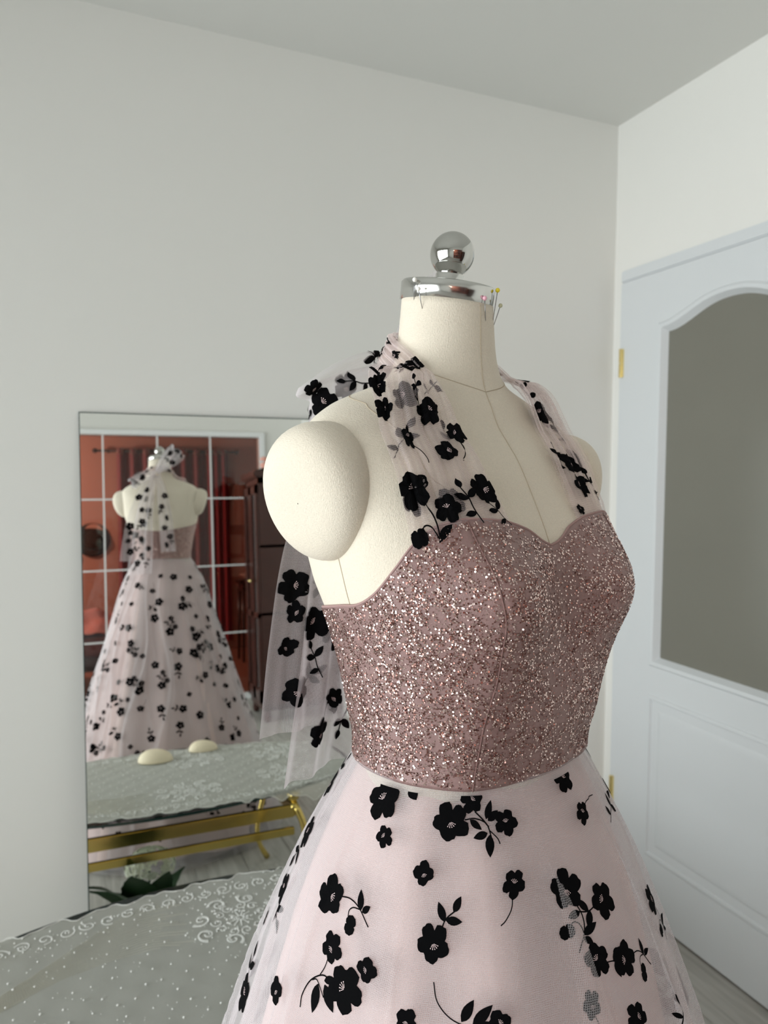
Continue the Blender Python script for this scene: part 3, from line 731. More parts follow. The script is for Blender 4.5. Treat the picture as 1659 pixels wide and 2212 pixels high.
# ---- flocked flower motifs: flat shapes in units of the main blossom radius
class Motif:
    def __init__(s): s.v = []; s.f = []; s.m = []
    def blossom(s, x, y, r, petals=5, rot=0., sq=1., stam=True, rnd=None):
        na = 44; b = len(s.v); s.v.append((x, y, 0)); ph = rnd.uniform(0, 6.28) if rnd else 0
        amp = [rnd.uniform(.86, 1.10) if rnd else 1 for _ in range(petals)]
        for fr in (.34, .67, 1.0):
            for i in range(na):
                a = 2*math.pi*i/na; k = a*petals/(2*math.pi); c = abs(math.cos(math.pi*k)); pk = amp[int(round(k)) % petals]
                rr = r*fr*(.60+.42*c**.50*pk)*(1+.030*math.sin(11*a+ph)+.018*math.sin(19*a))
                u, v = rr*math.cos(a), rr*math.sin(a)*sq
                s.v.append((x+u*math.cos(rot)-v*math.sin(rot), y+u*math.sin(rot)+v*math.cos(rot), 0))
        for i in range(na): s.f.append((b, b+1+i, b+1+(i+1) % na)); s.m.append(0)
        for j in range(2):
            for i in range(na):
                q = b+1+j*na; s.f.append((q+i, q+na+i, q+na+(i+1) % na, q+(i+1) % na)); s.m.append(0)
        if stam:
            for i in range(5):
                a = rot+.5+(i-2)*.42; 
                for (d0, d1_, w_) in ((.05, .22+.05*(i % 2), .014), (.25, .31, .026)):
                    ca, sa = math.cos(a), math.sin(a); q = len(s.v); d0 *= r; d1_ *= r; w_ *= r
                    s.v += [(x+d0*ca-w_*sa*.5, y+d0*sa+w_*ca*.5, 1), (x+d1_*ca-w_*sa, y+d1_*sa+w_*ca, 1), (x+d1_*ca+w_*sa, y+d1_*sa-w_*ca, 1), (x+d0*ca+w_*sa*.5, y+d0*sa-w_*ca*.5, 1)]
                    s.f.append((q, q+1, q+2, q+3)); s.m.append(1)
        return s
    def leaf(s, x, y, L, W, ang):
        b = len(s.v); n = 7; ca, sa = math.cos(ang), math.sin(ang)
        for i in range(n):
            t = i/(n-1); w = W*math.sin(math.pi*t**.85)**.9*.5+.02*L*(1-t); d = L*t
            for q in (1, 0, -1): s.v.append((x+d*ca-q*w*sa, y+d*sa+q*w*ca, 0))
        for i in range(n-1):
            for q in (0, 1): a = b+3*i+q; s.f.append((a, a+3, a+4, a+1)); s.m.append(0)
        return s
    def stem(s, pts, w=.075):
        k = spline(pts, np.linspace(0, 1, 6*(len(pts)-1)+1)); d = np.gradient(k, axis=0); d /= np.linalg.norm(d, axis=1, keepdims=True)+1e-9
        b = len(s.v); n = len(k)
        for i in range(n):
            for q in (1, -1): s.v.append((k[i, 0]-q*w*.5*d[i, 1], k[i, 1]+q*w*.5*d[i, 0], 0))
        for i in range(n-1): a = b+2*i; s.f.append((a, a+2, a+3, a+1)); s.m.append(0)
        return s
def motif(kind, rnd):
    q = Motif(); R_ = lambda d: math.radians(d)
    r0 = rnd.uniform(0, 6.28)
    if kind == 'big': q.blossom(0, 0, 1, 5, r0, .95, True, rnd)
    elif kind == 'small': q.blossom(0, 0, 1, 5 if rnd.random() < .5 else 4, r0, .9, True, rnd)
    elif kind == 'four': q.blossom(0, 0, 1, 4, r0, .9, True, rnd)
    elif kind == 'petal': q.leaf(-1, 0, 2, 1.5, .2)
    elif kind == 'stem': q.blossom(0, 0, 1, 5, r0, .8, True, rnd); q.stem([(.7, 0), (1.5, .12), (2.3, -.1), (2.7, -.35)])
    elif kind == 'leafs':
        q.stem([(-1.3, -.5), (-.4, -.15), (.4, 0), (1.2, .35)]); q.leaf(.3, 0, 1.0, .5, R_(70)); q.leaf(.4, 0, 1.0, .5, R_(-45)); q.leaf(1.1, .3, .8, .45, R_(20)); q.leaf(-.6, -.25, .8, .4, R_(105))
    elif kind == 'leaf3':
        q.blossom(0, 0, 1, 5, r0, .92, True, rnd); q.stem([(.6, 0), (1.3, .25), (2.1, .1)]); q.leaf(1.2, .22, 1.0, .45, R_(65)); q.leaf(1.3, .22, .95, .42, R_(-50)); q.leaf(1.9, .15, .9, .42, R_(10))
    elif kind == 'budstem':
        q.blossom(0, 0, 1, 5, r0, 1.0, True, rnd); q.stem([(.8, .15), (1.5, .2), (2.2, -.1), (2.9, -.85)], .07)
        q.stem([(2.25, -.15), (1.8, -.15), (1.55, -.35), (1.55, -.7)], .065); q.blossom(1.75, -1.0, .48, 2, R_(80), .9, False, rnd)
        q.leaf(2.3, -.2, 1.0, .42, R_(100)); q.leaf(2.4, -.25, .6, .35, R_(35))
    elif kind == 'branch':
        q.blossom(0, 0, 1.05, 5, r0, 1.0, True, rnd); q.stem([(.8, -.1), (1.5, -.2), (2.3, .25), (2.75, 1.0), (2.8, 1.6)], .07)
        q.stem([(2.2, .2), (1.9, .1), (1.6, .35), (1.3, .7)], .06); q.leaf(1.75, .25, 1.35, .55, R_(80)); q.leaf(1.3, .15, 1.2, .6, R_(125)); q.leaf(1.35, .0, .8, .35, R_(200))
        q.stem([(1.7, -.15), (1.4, -.6), (1.2, -1.2)], .06); q.blossom(1.05, -1.5, .72, 5, .3, 1., True, rnd)
    elif kind == 'branch2':
        q.stem([(-1.6, 1.6), (-1.4, .7), (-.7, 0), (.3, -.3), (1.4, -.2)], .07); q.leaf(-.1, -.1, 1.3, .5, R_(55)); q.leaf(.5, -.2, 1.5, .5, R_(40)); q.leaf(.7, -.25, 1.1, .45, R_(5)); q.blossom(1.9, -.1, .7, 4, .3, .9, True, rnd); q.blossom(-.2, -1.0, .75, 5, .8, .9, True, rnd)
    elif kind == 'spray':
        q.blossom(0, 0, 1, 5, r0, 1.05, True, rnd); q.stem([(.8, .1), (1.4, .15), (2.0, -.15), (2.2, -.9)], .07); q.blossom(1.25, 1.05, .68, 5, .4, 1., True, rnd); q.stem([(1.4, .5), (1.8, .1), (2.1, -.3)], .08)
        q.leaf(2.0, .1, 1.0, .38, R_(65)); q.leaf(2.1, 0, .8, .42, R_(35)); q.leaf(1.1, .1, .8, .35, R_(-40)); q.leaf(2.1, -.7, 1.1, .45, R_(-95)); q.leaf(2.0, -.6, .8, .4, R_(195)); q.blossom(3.1, -.2, .68, 5, 1.1, 1., True, rnd); q.stem([(2.15, -.5), (2.5, -.9), (2.6, -1.2)], .06)
    return q
def place(mt_, fn, parent, both=False):
    '''fn maps local (right, up) metres plus a lift to 3-D'''
    v = np.array(mt_.v); p = fn(v[:, 0], v[:, 1], .0009+.0004*v[:, 2]); f_ = list(mt_.f); m_ = list(mt_.m)
    if both:                                   # loose ribbons show the flock from either side
        p2 = fn(v[:, 0], v[:, 1], -.0009-.0004*v[:, 2]); b = len(p); p = np.concatenate([p, p2]); f_ += [tuple(i+b for i in q) for q in mt_.f]; m_ += list(mt_.m)
    return obj('flower', p, f_, None, parent, False, mats=[M['velvet'], M['stamen']], midx=m_)
def on_skirt(mt_, th0, z0, size, rot):
    r = float(_interp(SKR, z0))+.006; sl = float((_interp(SKR, z0-.01)-_interp(SKR, z0+.01))/.02); cs_ = 1/math.sqrt(1+sl*sl); c, s_ = math.cos(rot), math.sin(rot)
    def fn(u, v, lift):
        U = (u*c-v*s_)*size; V_ = (u*s_+v*c)*size
        z = np.clip(z0+V_*cs_, .02, 1.159)
        return skirt(th0+U/r, z, 'tulle', lift)
    return place(mt_, fn, tul)
rnd = random.Random(3)
placed = []
for deg, z0, mm_, kind, rot in SKIRT_FL:
    on_skirt(motif(kind, rnd), math.radians(deg), z0, mm_/1000, math.radians(rot)); placed.append((math.radians(deg), z0, 2.0 if kind in ('branch', 'spray', 'budstem', 'branch2') else 1.2))
# the rest of the skirt carries the same scatter of motifs
kinds = ['big', 'leaf3', 'budstem', 'small', 'four', 'stem', 'spray', 'branch', 'spray', 'leaf3', 'budstem', 'leaf3', 'big']
tries = 0; count = len(placed)
while tries < 30000 and count < 299:
    tries += 1
    z0 = 1.15-1.02*rnd.random()**.85; th0 = rnd.uniform(-math.pi/2, 1.5*math.pi); r = float(_interp(SKR, z0))
    if rnd.random() > r/.44+.25: continue
    d_ = ((th0-math.pi/4+math.pi) % (2*math.pi))-math.pi      # the side seen from close by is set by hand
    if z0 > .90 and -1.75 < d_ < 1.1 : 
        if z0 > .955: continue
    kind = rnd.choice(kinds); need = .040 if kind in ('small', 'four', 'big', 'stem') else .050
    ok = True
    for (t1, z1, w1) in placed:
        dt = ((th0-t1+math.pi) % (2*math.pi))-math.pi
        if (dt*r)**2+(z0-z1)**2 < (need*(.6+.4*w1))**2: ok = False; break
    if not ok: continue
    size = {'small': .0110, 'four': .0105, 'stem': .0135}.get(kind, .0165)*rnd.uniform(.9, 1.12)
    on_skirt(motif(kind, rnd), th0, z0, size, rnd.uniform(0, 6.28)); placed.append((th0, z0, 1.2)); count += 1

# ---- halter straps, bow and tails
def patch(name, fn, ns, nt, mat, parent, wl):
    S_, T_ = np.meshgrid(np.linspace(0, 1, ns), np.linspace(0, 1, nt)); p = fn(S_, T_)
    uv = np.stack([S_*wl[0], T_*wl[1]], -1)
    return grid_obj(name, p, mat, parent, False, uv)
def on_patch(mt_, fn, s0, t0, size, rot, parent, flip=1, both=False):
    e = .01; ps = fn(np.array([s0+e, s0-e]).clip(0, 1), np.array([t0, t0])); pt_ = fn(np.array([s0, s0]), np.array([t0+e, t0-e]).clip(0, 1))
    gs = np.linalg.norm(ps[0]-ps[1])/(2*e)+1e-6; gt = np.linalg.norm(pt_[0]-pt_[1])/(2*e)+1e-6
    c, s_ = math.cos(rot), math.sin(rot)
    def f2(u, v, lift):
        U = (u*c-v*s_)*size; V_ = (u*s_+v*c)*size
        S_ = np.clip(s0+U/gs, .004, .996); T_ = np.clip(t0+V_/gt, .003, .997); h = .004
        p = fn(S_, T_); a = fn(np.clip(S_+h, 0, 1), T_)-fn(np.clip(S_-h, 0, 1), T_); b = fn(S_, np.clip(T_+h, 0, 1))-fn(S_, np.clip(T_-h, 0, 1))
        n_ = np.cross(a, b); n_ /= np.linalg.norm(n_, axis=1, keepdims=True)+1e-9
        return p+n_*(lift*flip)[:, None]
    return place(mt_, f2, parent, both)
for side, FLW in ((1, STRAP_R), (-1, STRAP_L)):
    f_out = lambda s, t, sd=side: strap(s, t, sd, .0018)
    f_in = lambda s, t, sd=side: strap(s, t*.97, sd, -.0012)
    sp = patch('halter_strap', f_out, 60, 150, M['strap'], gown, (.09, .26))
    sl_ = patch('strap_lining', f_in, 50, 120, M['strap_in'], gown, (.09, .26))
    for s0, t0, mm_, kind, rot, lay in FLW:
        on_patch(motif(kind, rnd), f_out if lay == 0 else f_in, s0, t0, mm_/1000*1.2, math.radians(rot), sp if lay == 0 else sl_, side)
bow = obj('bow_knot', *(lambda mb: (mb.v, mb.f))(MB().ball((0, -.103, 1.528), .017, 20, 14, 0, (1.0, .75, 1.15))), M['strap'], gown, True)
NAMES = {'tail_a': 'sash_tail', 'tail_b': 'sash_tail', 'tail_c': 'sash_tail', 'loop_r': 'bow_loop', 'loop_l': 'bow_loop'}
for nm, prm in TAILS.items():
    fn = lambda s, t, q=prm: ribbon(s=s, t=t, **q)
    o = patch(NAMES[nm], fn, 40, 110, M['sash'], gown, (.10, .38))
    for s0, t0, sz, kind, rot in TAIL_FL[nm]:
        on_patch(motif(kind, rnd), fn, s0, t0, sz*1.08, math.radians(rot), o, 1, True)
# ================================================================== leaning mirror
MT, MAL, MBE = 1.5634, 0.0503, -0.0091        # top height, lean, slight turn
mw, mh = .86, 1.5634/math.cos(MAL)-.004
mir = thing('frameless_mirror', 'tall frameless mirror leaning on the wall behind the glass table', 'mirror')
mir.matrix_world = Matrix.Translation((-1.6642, -.006, MT)) @ Matrix.Rotation(MBE, 4, 'Z') @ Matrix.Rotation(-MAL, 4, 'X')
obj('mirror_glass', [(0, 0, 0), (mw, 0, 0), (mw, 0, -mh), (0, 0, -mh)], [(0, 3, 2, 1)], M['mirror'], mir)
e = MB(); b_ = .0022
for a, b in (((0, 0, -mh), (b_, .005, 0)), ((mw-b_, 0, -mh), (mw, .005, 0)), ((0, 0, -b_), (mw, .005, 0)), ((0, 0, -mh), (mw, .005, -mh+b_))):
    e.box((a[0], -.0004, a[2]), (b[0], .005, b[2]))
e.build('ground_edge', M['glass_edge'], mir)
MB().box((.001, .001, -mh+.001), (mw-.001, .005, -.001)).build('backing', pmat('mirror_backing', (.12, .12, .12), .8), mir)

# ================================================================== glass table
TX, TY, TZ = -1.430, -.625, .4445
table = thing('glass_coffee_table', 'bow-sided glass coffee table on gold metal frame before the mirror', 'table', (TX, TY, 0))
def outline(hl, hw, bow, n=26, rc=.09):
    pts = []
    for i in range(n+1):
        u = -1+2*i/n; pts.append((u*hl, hw-bow*u*u))
    for i in range(1, 12):
        a = math.pi/2-math.pi*i/12; yv = (hw-bow)*math.sin(a)
        pts.append((hl+.075*math.cos(a)**.8, yv))
    for i in range(n+1):
        u = 1-2*i/n; pts.append((u*hl, -(hw-bow*u*u)))
    for i in range(1, 12):
        a = -math.pi/2-math.pi*i/12; yv = (hw-bow)*math.sin(a)
        pts.append((-hl-.075*abs(math.cos(a))**.8, yv))
    return pts
ol = outline(.56, .355, .145)
n = len(ol); th_ = .008
tb_ = MB()
tb_.add([(p[0], p[1], TZ) for p in ol], [tuple(range(n))[::-1]], 0); tb_.add([(p[0], p[1], TZ-th_) for p in ol], [tuple(range(n))], 0)
tb_.add([(p[0], p[1], TZ) for p in ol]+[(p[0], p[1], TZ-th_) for p in ol], [(i, (i+1) % n, (i+1) % n+n, i+n) for i in range(n)], 1)
tb_.build('glass_top', None, table, mats=[M['glass'], M['glass_edge']])
FX, FY0, FY1 = .375, .265, -.265              # frame corners (local)
for yv in (FY0, FY1):
    k = [(FX*u, yv+.035*(1-u*u)*(1 if yv > 0 else -1)*.0, 0) for u in np.linspace(-1, 1, 9)]
    MB().box((-FX, yv-.009, .348), (FX, yv+.009, .386), bev=.002).build('upper_rail', M['gold'], table)
    MB().box((-FX, yv-.007, .292), (FX, yv+.007, .316), bev=.002).build('lower_rail', M['gold'], table)
for xv in (-FX, FX):
    MB().box((xv-.009, FY1, .348), (xv+.009, FY0, .386), bev=.002).build('end_rail', M['gold'], table)
for sx in (-1, 1):
    for sy in (-1, 1):
        x0, y0 = sx*FX, sy*FY0
        L = MB(); tt_ = np.linspace(0, 1, 16)
        path = [(x0+sx*(.028*math.sin(2*math.pi*t)*1.0+.030*t*t), y0+sy*(.020*math.sin(2*math.pi*t)+.015*t*t), .392*(1-t)+.008*t) for t in tt_]
        L.tube(path, [.012-.004*t+.004*max(0, t-.85)/.15 for t in tt_], 12)
        L.build('leg', M['gold'], table, True)
        q = MB(); q.ball((x0, y0, .4155), .0205, 24, 16); q.lathe([(.0, .0), (.016, 0), (.017, .006), (.011, .012), (.010, .02), (0, .02)], 20, (x0, y0, .376)); q.build('glass_support', M['gold'], table, True)

# sheer beaded cloth lying over the glass
cl = thing('beaded_tablecloth', 'sheer silvery beaded organza cloth spread over the glass table', 'tablecloth', (TX, TY, TZ), math.radians(3.0))
def inside_gap(x, y):                          # how far a point lies beyond the glass edge
    hw = .355-.145*(x/.56)**2
    return max(0.0, abs(y)-hw, (abs(x)-.62))
HLc, HWc = .62, .335
nx_, ny_ = 120, 70
pts = np.zeros((ny_, nx_, 3)); uv = np.zeros((ny_, nx_, 2))
rc_, rs_ = math.cos(math.radians(3)), math.sin(math.radians(3))
for j in range(ny_):
    for i in range(nx_):
        u, v = -1+2*i/(nx_-1), -1+2*j/(ny_-1)
        x = u*HLc; lim = HWc-.10*u*u; y = v*(lim+.006*math.sin(x*60)+.004*math.sin(x*113+1))
        wx, wy = x*rc_-y*rs_, x*rs_+y*rc_
        g = inside_gap(wx, wy)
        pts[j, i] = (x, y, .0016+.0011*math.sin(x*70+y*20)*math.sin(y*55)-min(g*.9, .05)-(.012 if g > .004 else 0)*0)
        uv[j, i] = (x, y)
grid_obj('organza', pts, M['lace'], cl, False, uv)
fr_ = MB()                                     # scalloped frill along both long edges
for sgn in (1, -1):
    e0 = pts[-1 if sgn > 0 else 0]; ins = pts[-2 if sgn > 0 else 1]
    path = [(p[0], p[1], p[2]+.0012+.0012*math.sin(p[0]*180)) for p in e0]
    fr_.tube(path, .0011, 5)
fr_.build('frill', M['cord'], cl, True)
# bead embroidery: scrolls of small beads and scattered pearls
rg2 = np.random.default_rng(4)
bv, bf = [], []
ico = bmesh.new(); bmesh.ops.create_icosphere(ico, subdivisions=1, radius=1); ico.verts.index_update()
IV = np.array([v.co[:] for v in ico.verts]); IF = [[v.index for v in f_.verts] for f_ in ico.faces]; ico.free()
def surf_z(x, y):
    u = (x/HLc+1)/2*(nx_-1); lim = HWc-.10*(x/HLc)**2; v = (y/lim+1)/2*(ny_-1)
    return pts[int(np.clip(round(v), 0, ny_-1)), int(np.clip(round(u), 0, nx_-1)), 2]
def bead(x, y, r):
    if abs(x) > HLc-.01 or abs(y) > HWc-.10*(x/HLc)**2-.008: return
    b = len(bv); bv.extend((IV*r+np.array([x, y, surf_z(x, y)+r*.8])).tolist()); bf.extend([[i+b for i in q] for q in IF])
def scroll(cx, cy, R, turns, a0, sgn, step=.0042, r=.0017):
    t = 0.0
    while t < 1:
        rad = R*(1-.82*t); a = a0+sgn*turns*2*math.pi*t; bead(cx+rad*math.cos(a), cy+rad*math.sin(a), r)
        t += step/(max(rad, .004)*turns*2*math.pi)
for cx, cy in ((.075, .165), (.40, .10), (-.36, -.10), (.12, -.17), (.42, -.14)):   # flower-and-scroll medallions
    for k in range(11):
        a = k*2*math.pi/11
        for q in range(5): bead(cx+(.008+.0048*q)*math.cos(a), cy+(.008+.0048*q)*math.sin(a), .0019-.0001*q)
        scroll(cx+.050*math.cos(a+.2), cy+.046*math.sin(a+.2), .013, 1.2, a, 1 if k % 2 else -1, .0036, .0015)
    for k in range(8):
        a = k*math.pi/4+.4; scroll(cx+.085*math.cos(a), cy+.072*math.sin(a), .020, 1.3, a+1, 1 if k % 2 else -1, .0036); scroll(cx+.085*math.cos(a), cy+.072*math.sin(a), .024, .7, a+1, 1 if k % 2 else -1, .0036)
    for k in range(70): bead(cx+rg2.normal(0, .045), cy+rg2.normal(0, .04), rg2.uniform(.0015, .0026))
for sg in (1, -1):
    for k in range(26):                        # running scrolls along both borders
        x = -.52+.042*k; y = sg*(HWc-.045-.10*(x/HLc)**2)
        scroll(x, y, .017, 1.25, k*2.2, 1 if k % 2 else -1, .0036, .0016)
        for q in range(5): bead(x+rg2.normal(0, .016), y+rg2.normal(0, .014), .0021)
for i in range(34):                            # evenly sewn pearls over the whole cloth
    for j in range(17): bead(-.60+.0365*i+rg2.normal(0, .006)+.018*(j % 2), -.32+.040*j+rg2.normal(0, .006), rg2.uniform(.0016, .0024))
for k in range(500): bead(rg2.uniform(-.6, .6), rg2.uniform(-.33, .33), rg2.uniform(.0007, .0013))
tag(obj('bead_embroidery', bv, bf, M['bead'], cl, True), 'white glass beads and pearls', kind='stuff')
cd_ = MB()                                     # fine pleated cords fanning over the cloth
for k in range(20):
    a = k/19; pth = []
    for x, y in spline([(-.58, -.02+.03*a), (-.39, .075+.045*a), (-.27, .125+.075*a), (-.13, .14+.15*a), (-.03, .11+.18*a)], np.linspace(0, .82+.18*math.sin(k*2.3)**2, 20)):
        if abs(x) < HLc and abs(y) < HWc-.10*(x/HLc)**2: pth.append((x, y, surf_z(x, y)+.0010))
    if len(pth) > 3: cd_.tube(pth, .00035, 4, cap=False)
tag(cd_.build('pleat_cords', pmat('champagne_cord', (.66, .63, .52), .5), cl, True), kind='stuff')

# moulded bust pads on the cloth
def pad(label, x, y, rz, s):
    a = np.linspace(0, 2*np.pi, 40, endpoint=False); b = np.linspace(0, np.pi/2, 14); A, B_ = np.meshgrid(a, b)
    p = np.stack([.062*s*np.cos(B_)**.8*np.cos(A)*(1+.10*np.cos(A)), .046*s*np.cos(B_)**.8*np.sin(A), .040*s*np.sin(B_)**1.0], -1)
    o = grid_obj('bust_pad', np.concatenate([p[:1]*[.95, .95, 1]+[0, 0, .0], p], 0), M['pad'], None, True)
    o.location = (x, y, TZ+.0045); o.rotation_euler = (0, 0, rz)
    tag(o, label, 'pad', 'bust pads on the glass table')
pad('larger cream bust pad on the beaded cloth beside its smaller twin', -1.440, -.845, .35, 1.0)
pad('smaller cream bust pad on the beaded cloth beside its larger twin', -1.262, -.905, .25, .86)

# hydrangea in a low pot under the table
hy = thing('potted_hydrangea', 'white hydrangea with dark green leaves under the glass table', 'plant', (-1.50, -.44, 0))
MB().lathe([(0, 0), (.045, 0), (.058, .075), (.060, .08), (.054, .08), (.05, .07), (0, .07)], 28).build('pot', pmat('dark_pot', (.05, .05, .045), .5), hy, True)
MB().tube([(0, 0, .06), (.004, 0, .13), (.010, -.010, .235)], [.005, .004, .004], 8).build('stem', M['leaf'], hy, True)
fm = MB(); r3 = random.Random(8)
for k in range(150):
    ct = r3.uniform(-.25, 1); ph = r3.uniform(0, 6.28); sn = math.sqrt(max(0, 1-ct*ct)); nrm = Vector((sn*math.cos(ph), sn*math.sin(ph), ct)); c0 = Vector((.012, -.018, .240))+Vector((nrm.x*.072, nrm.y*.072, nrm.z*.046))
    t1 = nrm.orthogonal().normalized(); t2 = nrm.cross(t1); a0 = r3.uniform(0, 1.5)
    for q in range(4):
        a = a0+q*math.pi/2; d = t1*math.cos(a)+t2*math.sin(a); s_ = t1*-math.sin(a)+t2*math.cos(a); L = .013
        fm.add([c0, c0+d*L*.5+s_*L*.42+nrm*.004, c0+d*L+nrm*.002, c0+d*L*.5-s_*L*.42+nrm*.004], [(0, 1, 2, 3)])
tag(fm.build('flower_head', M['white_petal'], hy), kind='stuff')
for k, (ang, L, el, w0) in enumerate(((1.9, .23, 1.05, .056), (1.15, .20, 1.10, .052), (.45, .15, .7, .036), (2.6, .21, .90, .056), (3.6, .14, .5, .036), (4.5, .14, .5, .036), (5.5, .14, .5, .036), (1.5, .15, .75, .038))):
    lf_ = MB(); vs = []; nL = 13
    for i in range(nL):
        t = i/(nL-1); w_ = w0*math.sin(math.pi*t**.70)*(1+.08*(i % 2))+.0006; d = .015+L*t*math.cos(el)*(1+.35*t*t); h = .105+L*t*math.sin(el)*(1-.10*t*t)
        for q in (1, 0, -1): vs.append((d*math.cos(ang)-q*w_*math.sin(ang), d*math.sin(ang)+q*w_*math.cos(ang), h+(0 if q == 0 else .006)))
    lf_.add(vs, [(3*i+q, 3*i+3+q, 3*i+4+q, 3*i+1+q) for i in range(nL-1) for q in (0, 1)]); lf_.build('leaf', M['leaf'], hy, True)

# ================================================================== things behind the camera, seen in the mirror
cab = thing('display_cabinet', 'tall dark mahogany display cabinet with glazed doors against the door wall', 'cabinet', (-.02, -3.0, 0))
CW, CD, CH = .54, .42, 1.66                    # local: x -CW..0, y -CD..0
b = MB(); b.box((-.02, -CD, .08), (0, 0, CH)); b.box((-CW, -CD, .08), (0, -CD+.02, CH)); b.box((-CW, -.02, .08), (0, 0, CH)); b.box((-CW, -CD, .08), (0, 0, .12)); b.box((-CW, -CD, CH-.04), (0, 0, CH))
b.box((-CW, -CD, .72), (0, 0, .74)); b.box((-CW, -CD, 1.18), (0, 0, 1.20))
b.build('body', M['wood'], cab)
MB().box((-CW-.03, -CD-.03, CH), (0, .03, CH+.05), bev=.010).build('cornice', M['wood'], cab)
for px_, py_ in ((-CW+.03, -.03), (-CW+.03, -CD+.03), (-.03, -.03), (-.03, -CD+.03)):
    MB().lathe([(0, 0), (.016, 0), (.026, .03), (.020, .06), (.026, .08), (0, .08)], 16, (px_, py_, 0)).build('foot', M['wood'], cab, True)
for y0, y1 in ((-CD+.004, -CD/2-.002), (-CD/2+.002, -.004)):
    d = MB(); xf = -CW-.018
    for a, c in (((y0, .13), (y0+.045, CH-.05)), ((y1-.045, .13), (y1, CH-.05)), ((y0, .13), (y1, .22)), ((y0, CH-.11), (y1, CH-.05)), ((y0, .70), (y1, .74))): d.box((xf, a[0], a[1]), (-CW, c[0], c[1]), bev=.003)
    dd = d.build('door', M['wood'], cab)
    MB().box((-CW-.008, y0+.04, .2), (-CW-.004, y1-.04, CH-.1)).build('pane', M['pane'], dd)
    kb = MB(); kb.ball((-CW-.028, (y1-.02 if y0 < -CD/2-.05 else y0+.02), .95), .010); kb.build('knob', M['brass'], dd, True)
fw = thing('artificial_flowers', 'peach artificial flowers lying on top of the mahogany cabinet', 'flowers', (-.46, -3.10, CH+.05))
for k in range(9):
    x0, y0 = r3.uniform(-.06, .06), r3.uniform(-.07, .07); z0 = .028+r3.uniform(0, .03)*(k % 3)
    q = MB()
    for i in range(7):
        a = i*2*math.pi/7; q.ball((x0+.016*math.cos(a), y0+.016*math.sin(a), z0), .014, 8, 6, 0, (1, 1, .8))
    q.ball((x0, y0, z0+.006), .013, 8, 6); q.build('blossom', M['pink_petal'], fw, True)
for k in range(6):
    a = k*1.05; q = MB(); q.add([(0, 0, .012), (.05*math.cos(a-.3), .05*math.sin(a-.3), .02), (.11*math.cos(a), .11*math.sin(a), .006), (.05*math.cos(a+.3), .05*math.sin(a+.3), .02)], [(0, 1, 2, 3)]); q.build('leaf', M['leaf'], fw)

# curtain on its rod, end wall of the terracotta room
RY1 = RY+.12
rod = thing('curtain_rod', 'dark iron curtain rod on the terracotta wall', 'curtain rod', (0, RY1, 2.27))
q = MB(); q.tube([(-1.52, 0, 0), (-.02, 0, 0)], .013, 12); q.build('rod', M['iron'], rod, True)
for xv in (-1.54, 0.0):
    q = MB(); q.ball((xv, 0, 0), .028); q.build('finial', M['iron'], rod, True)
for xv in (-1.40, -.12): MB().box((xv-.01, -.115, -.012), (xv+.01, .013, .012)).build('bracket', M['iron'], rod)
def curtain(name, label, x0, x1, mat, amp, waves):
    o = thing(name, label, 'curtain', ((x0+x1)/2, RY1, 0), 0, 'curtains on the iron rod')
    xs_ = np.linspace(x0, x1, 90)-(x0+x1)/2; zs_ = np.linspace(.10, 2.30, 14)
    X, Z = np.meshgrid(xs_, zs_); Y = amp*np.sin((X-xs_[0])/(x1-x0)*waves*2*math.pi)*(1-.15*np.cos(Z*2))
    grid_obj('cloth', np.stack([X, Y, Z], -1), mat, o)
    for k in range(int(waves)):
        xv = xs_[0]+(k+.25)/waves*(x1-x0); q = MB(); a = np.linspace(0, 2*math.pi, 21); q.tube([(xv, amp+.004+0*t, 2.245+.0+.030*math.sin(t)) if False else (xv+.030*math.cos(t), amp+.004, 2.262+.030*math.sin(t)) for t in a], .005, 6); q.build('eyelet', M['chrome'], o, True)
curtain('eyelet_curtain', 'plum eyelet curtain, wide and drawn in soft folds', -1.32, -.36, M['plum'], .045, 7)
curtain('eyelet_curtain', 'narrow bright crimson curtain beside the plum one', -.345, -.10, M['curtain'], .04, 3)

# pinned sheets
for k, (xv, zv, w_, h_, rz_, lab) in enumerate(((-.03, 1.20, .16, .22, .05, 'pale paper sheet pinned to the terracotta wall'), (.16, 1.18, .17, .23, -.04, 'pale paper sheet pinned to the terracotta wall'), (-.01, .93, .18, .21, -.06, 'pale paper sheet pinned to the terracotta wall'), (.18, .92, .15, .2, .05, 'pale paper sheet pinned to the terracotta wall'))):
    o = MB().box((-w_/2, 0, -h_/2), (w_/2, .003, h_/2)).build('paper_sheet', M['paper']); o.location = (xv, RY+.0005, zv); o.rotation_euler = (0, rz_, 0); tag(o, lab, 'paper', 'sheets pinned in the terracotta room')
tow = thing('hanging_apron', 'pale pink apron hanging from a hook on terracotta wall', 'apron', (.02, RY+.03, 1.42))
X, Z = np.meshgrid(np.linspace(-.11, .11, 18), np.linspace(0, .48, 16)); 
grid_obj('cloth', np.stack([X*(1-.55*(Z/.48)**2), .022+.014*np.sin(X*70), Z], -1), M['paper'], tow)
q = MB(); q.tube([(0, -.03, .50), (0, .02, .50), (0, .03, .515)], .006, 8); q.build('hook', M['brass'], tow, True)

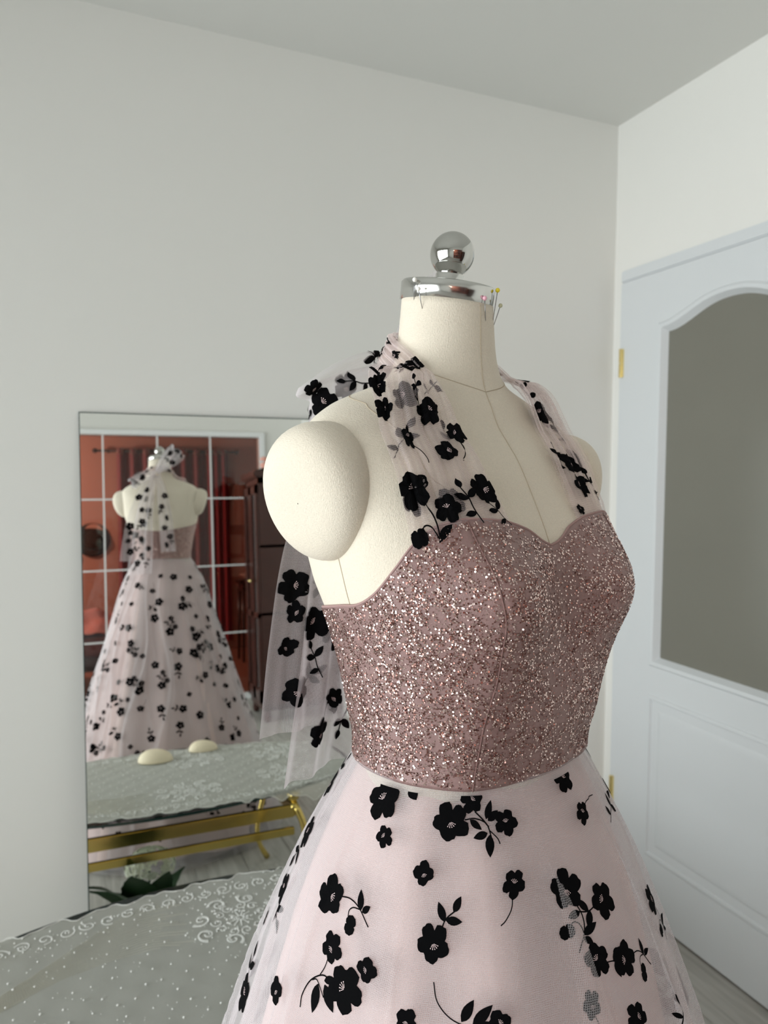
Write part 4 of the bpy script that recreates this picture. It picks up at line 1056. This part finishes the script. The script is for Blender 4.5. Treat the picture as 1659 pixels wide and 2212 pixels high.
# dark wooden stool with a bowl
stl = thing('plant_stand', 'tall dark wooden stand in the terracotta room', 'stand', (-.05, -5.75, 0))
MB().box((-.15, -.15, .80), (.15, .15, .835), bev=.006).build('top', M['wood'], stl); MB().box((-.12, -.12, .72), (.12, .12, .80)).build('apron', M['wood'], stl)
for sx in (-1, 1):
    for sy in (-1, 1): MB().tube([(sx*.11, sy*.11, .74), (sx*.118, sy*.118, .4), (sx*.128, sy*.128, .0)], [.022, .018, .014], 10).build('leg', M['wood'], stl, True)
bo = thing('shallow_bowl', 'shallow pinkish bowl standing on the dark wooden stand', 'bowl', (-.05, -5.75, .835))
MB().lathe([(0, 0), (.06, 0), (.12, .05), (.125, .055), (.115, .052), (.06, .012), (0, .010)], 28).build('bowl', M['paper'], bo, True)

# low daybed with a pink blanket
bed = thing('daybed', 'dark wooden daybed with a dark mattress in the terracotta room', 'bed', (-1.75, -5.15, 0))
MB().box((-.75, -.42, .18), (.48, .42, .30), bev=.01).build('frame', M['wood'], bed); MB().box((-.74, -.41, .30), (.47, .41, .46), bev=.03).build('mattress', pmat('dark_red_ticking', (.20, .06, .05), .9), bed)
for sx in (-.72, .44):
    for sy in (-.38, .38): MB().box((sx-.03, sy-.03, 0), (sx+.03, sy+.03, .19)).build('leg', M['wood'], bed)
X, Y = np.meshgrid(np.linspace(-.70, .45, 60), np.linspace(-.40, .40, 40)); 
Z = .47+.20*np.exp(-((X-.10)/.42)**2-((Y)/.30)**2)+.025*np.sin(X*13+Y*5)*np.sin(Y*17)+.012*np.sin(X*31+2)
bk_ = grid_obj('crumpled_blanket', np.stack([X, Y, np.maximum(Z, .465)], -1), M['blanket']); bk_.location = (-1.75, -5.15, 0)
tag(bk_, 'crumpled pink blanket heaped on the daybed', 'blanket')

# black felt hats
def hat(name, label, loc, tilt, s, stand):
    root = thing(name, label, 'hat', loc)
    prof = [(.0, .115), (.06, .112), (.082, .09), (.088, .02), (.092, .006), (.15, .002), (.185, .010), (.186, .004), (.15, -.006), (.085, -.002), (0, .0)]
    o = MB().lathe([(r*s, z*s) for r, z in prof], 40).build('felt', M['black'], root, True); o.rotation_euler = tilt
    ob = MB().lathe([(.0895*s, .012*s), (.0885*s, .032*s), (.0872*s, .034*s), (.088*s, .012*s)], 40).build('ribbon', pmat('dark_ribbon', (.015, .012, .012), .4), root, True); ob.rotation_euler = tilt
hat('felt_hat', 'black wide-brimmed hat hanging flat on the terracotta wall', (-1.58, RY+.010, 1.30), (math.radians(-84), math.radians(8), 0), 1.0, False)
lp = thing('hat_stand', 'slim cream stand holding a black hat in the terracotta room', 'stand', (-1.84, -4.35, 0))
MB().lathe([(0, 0), (.13, 0), (.12, .02), (.018, .03), (.014, .6), (.014, 1.06), (.06, 1.08), (.085, 1.14), (.07, 1.22), (0, 1.25)], 28).build('post', pmat('cream_stand', (.75, .60, .42), .6), lp, True)
hat('felt_hat', 'black wide-brimmed hat sitting on the cream stand', (-1.84, -4.35, 1.17), (math.radians(35), math.radians(28), 0), .95, True)
# globe lamp added to brighten the terracotta room, unseen in the mirror
pl = thing('added_lamp', 'small added globe lamp, unseen, brightening the terracotta room', 'lamp', (RX0, -5.6, 1.85))
q = MB(); q.tube([(0, 0, 0), (.10, 0, 0), (.13, 0, .03)], .010, 8); q.build('arm', M['iron'], pl, True)
q = MB(); q.ball((.13, 0, .11), .085, 24, 16); q.build('globe', emis('added_globe_glow', (1.0, .72, .55), 4.0), pl, True)
pd = bpy.data.lights.new('added_fill_light', 'POINT'); pd.energy = 62; pd.color = (1.0, .76, .64); pd.shadow_soft_size = .09  # extra point light added near the globe to lift this room
po_ = bpy.data.objects.new('added_fill_light', pd); C.objects.link(po_); po_.location = (RX0+.34, -5.6, 1.96)
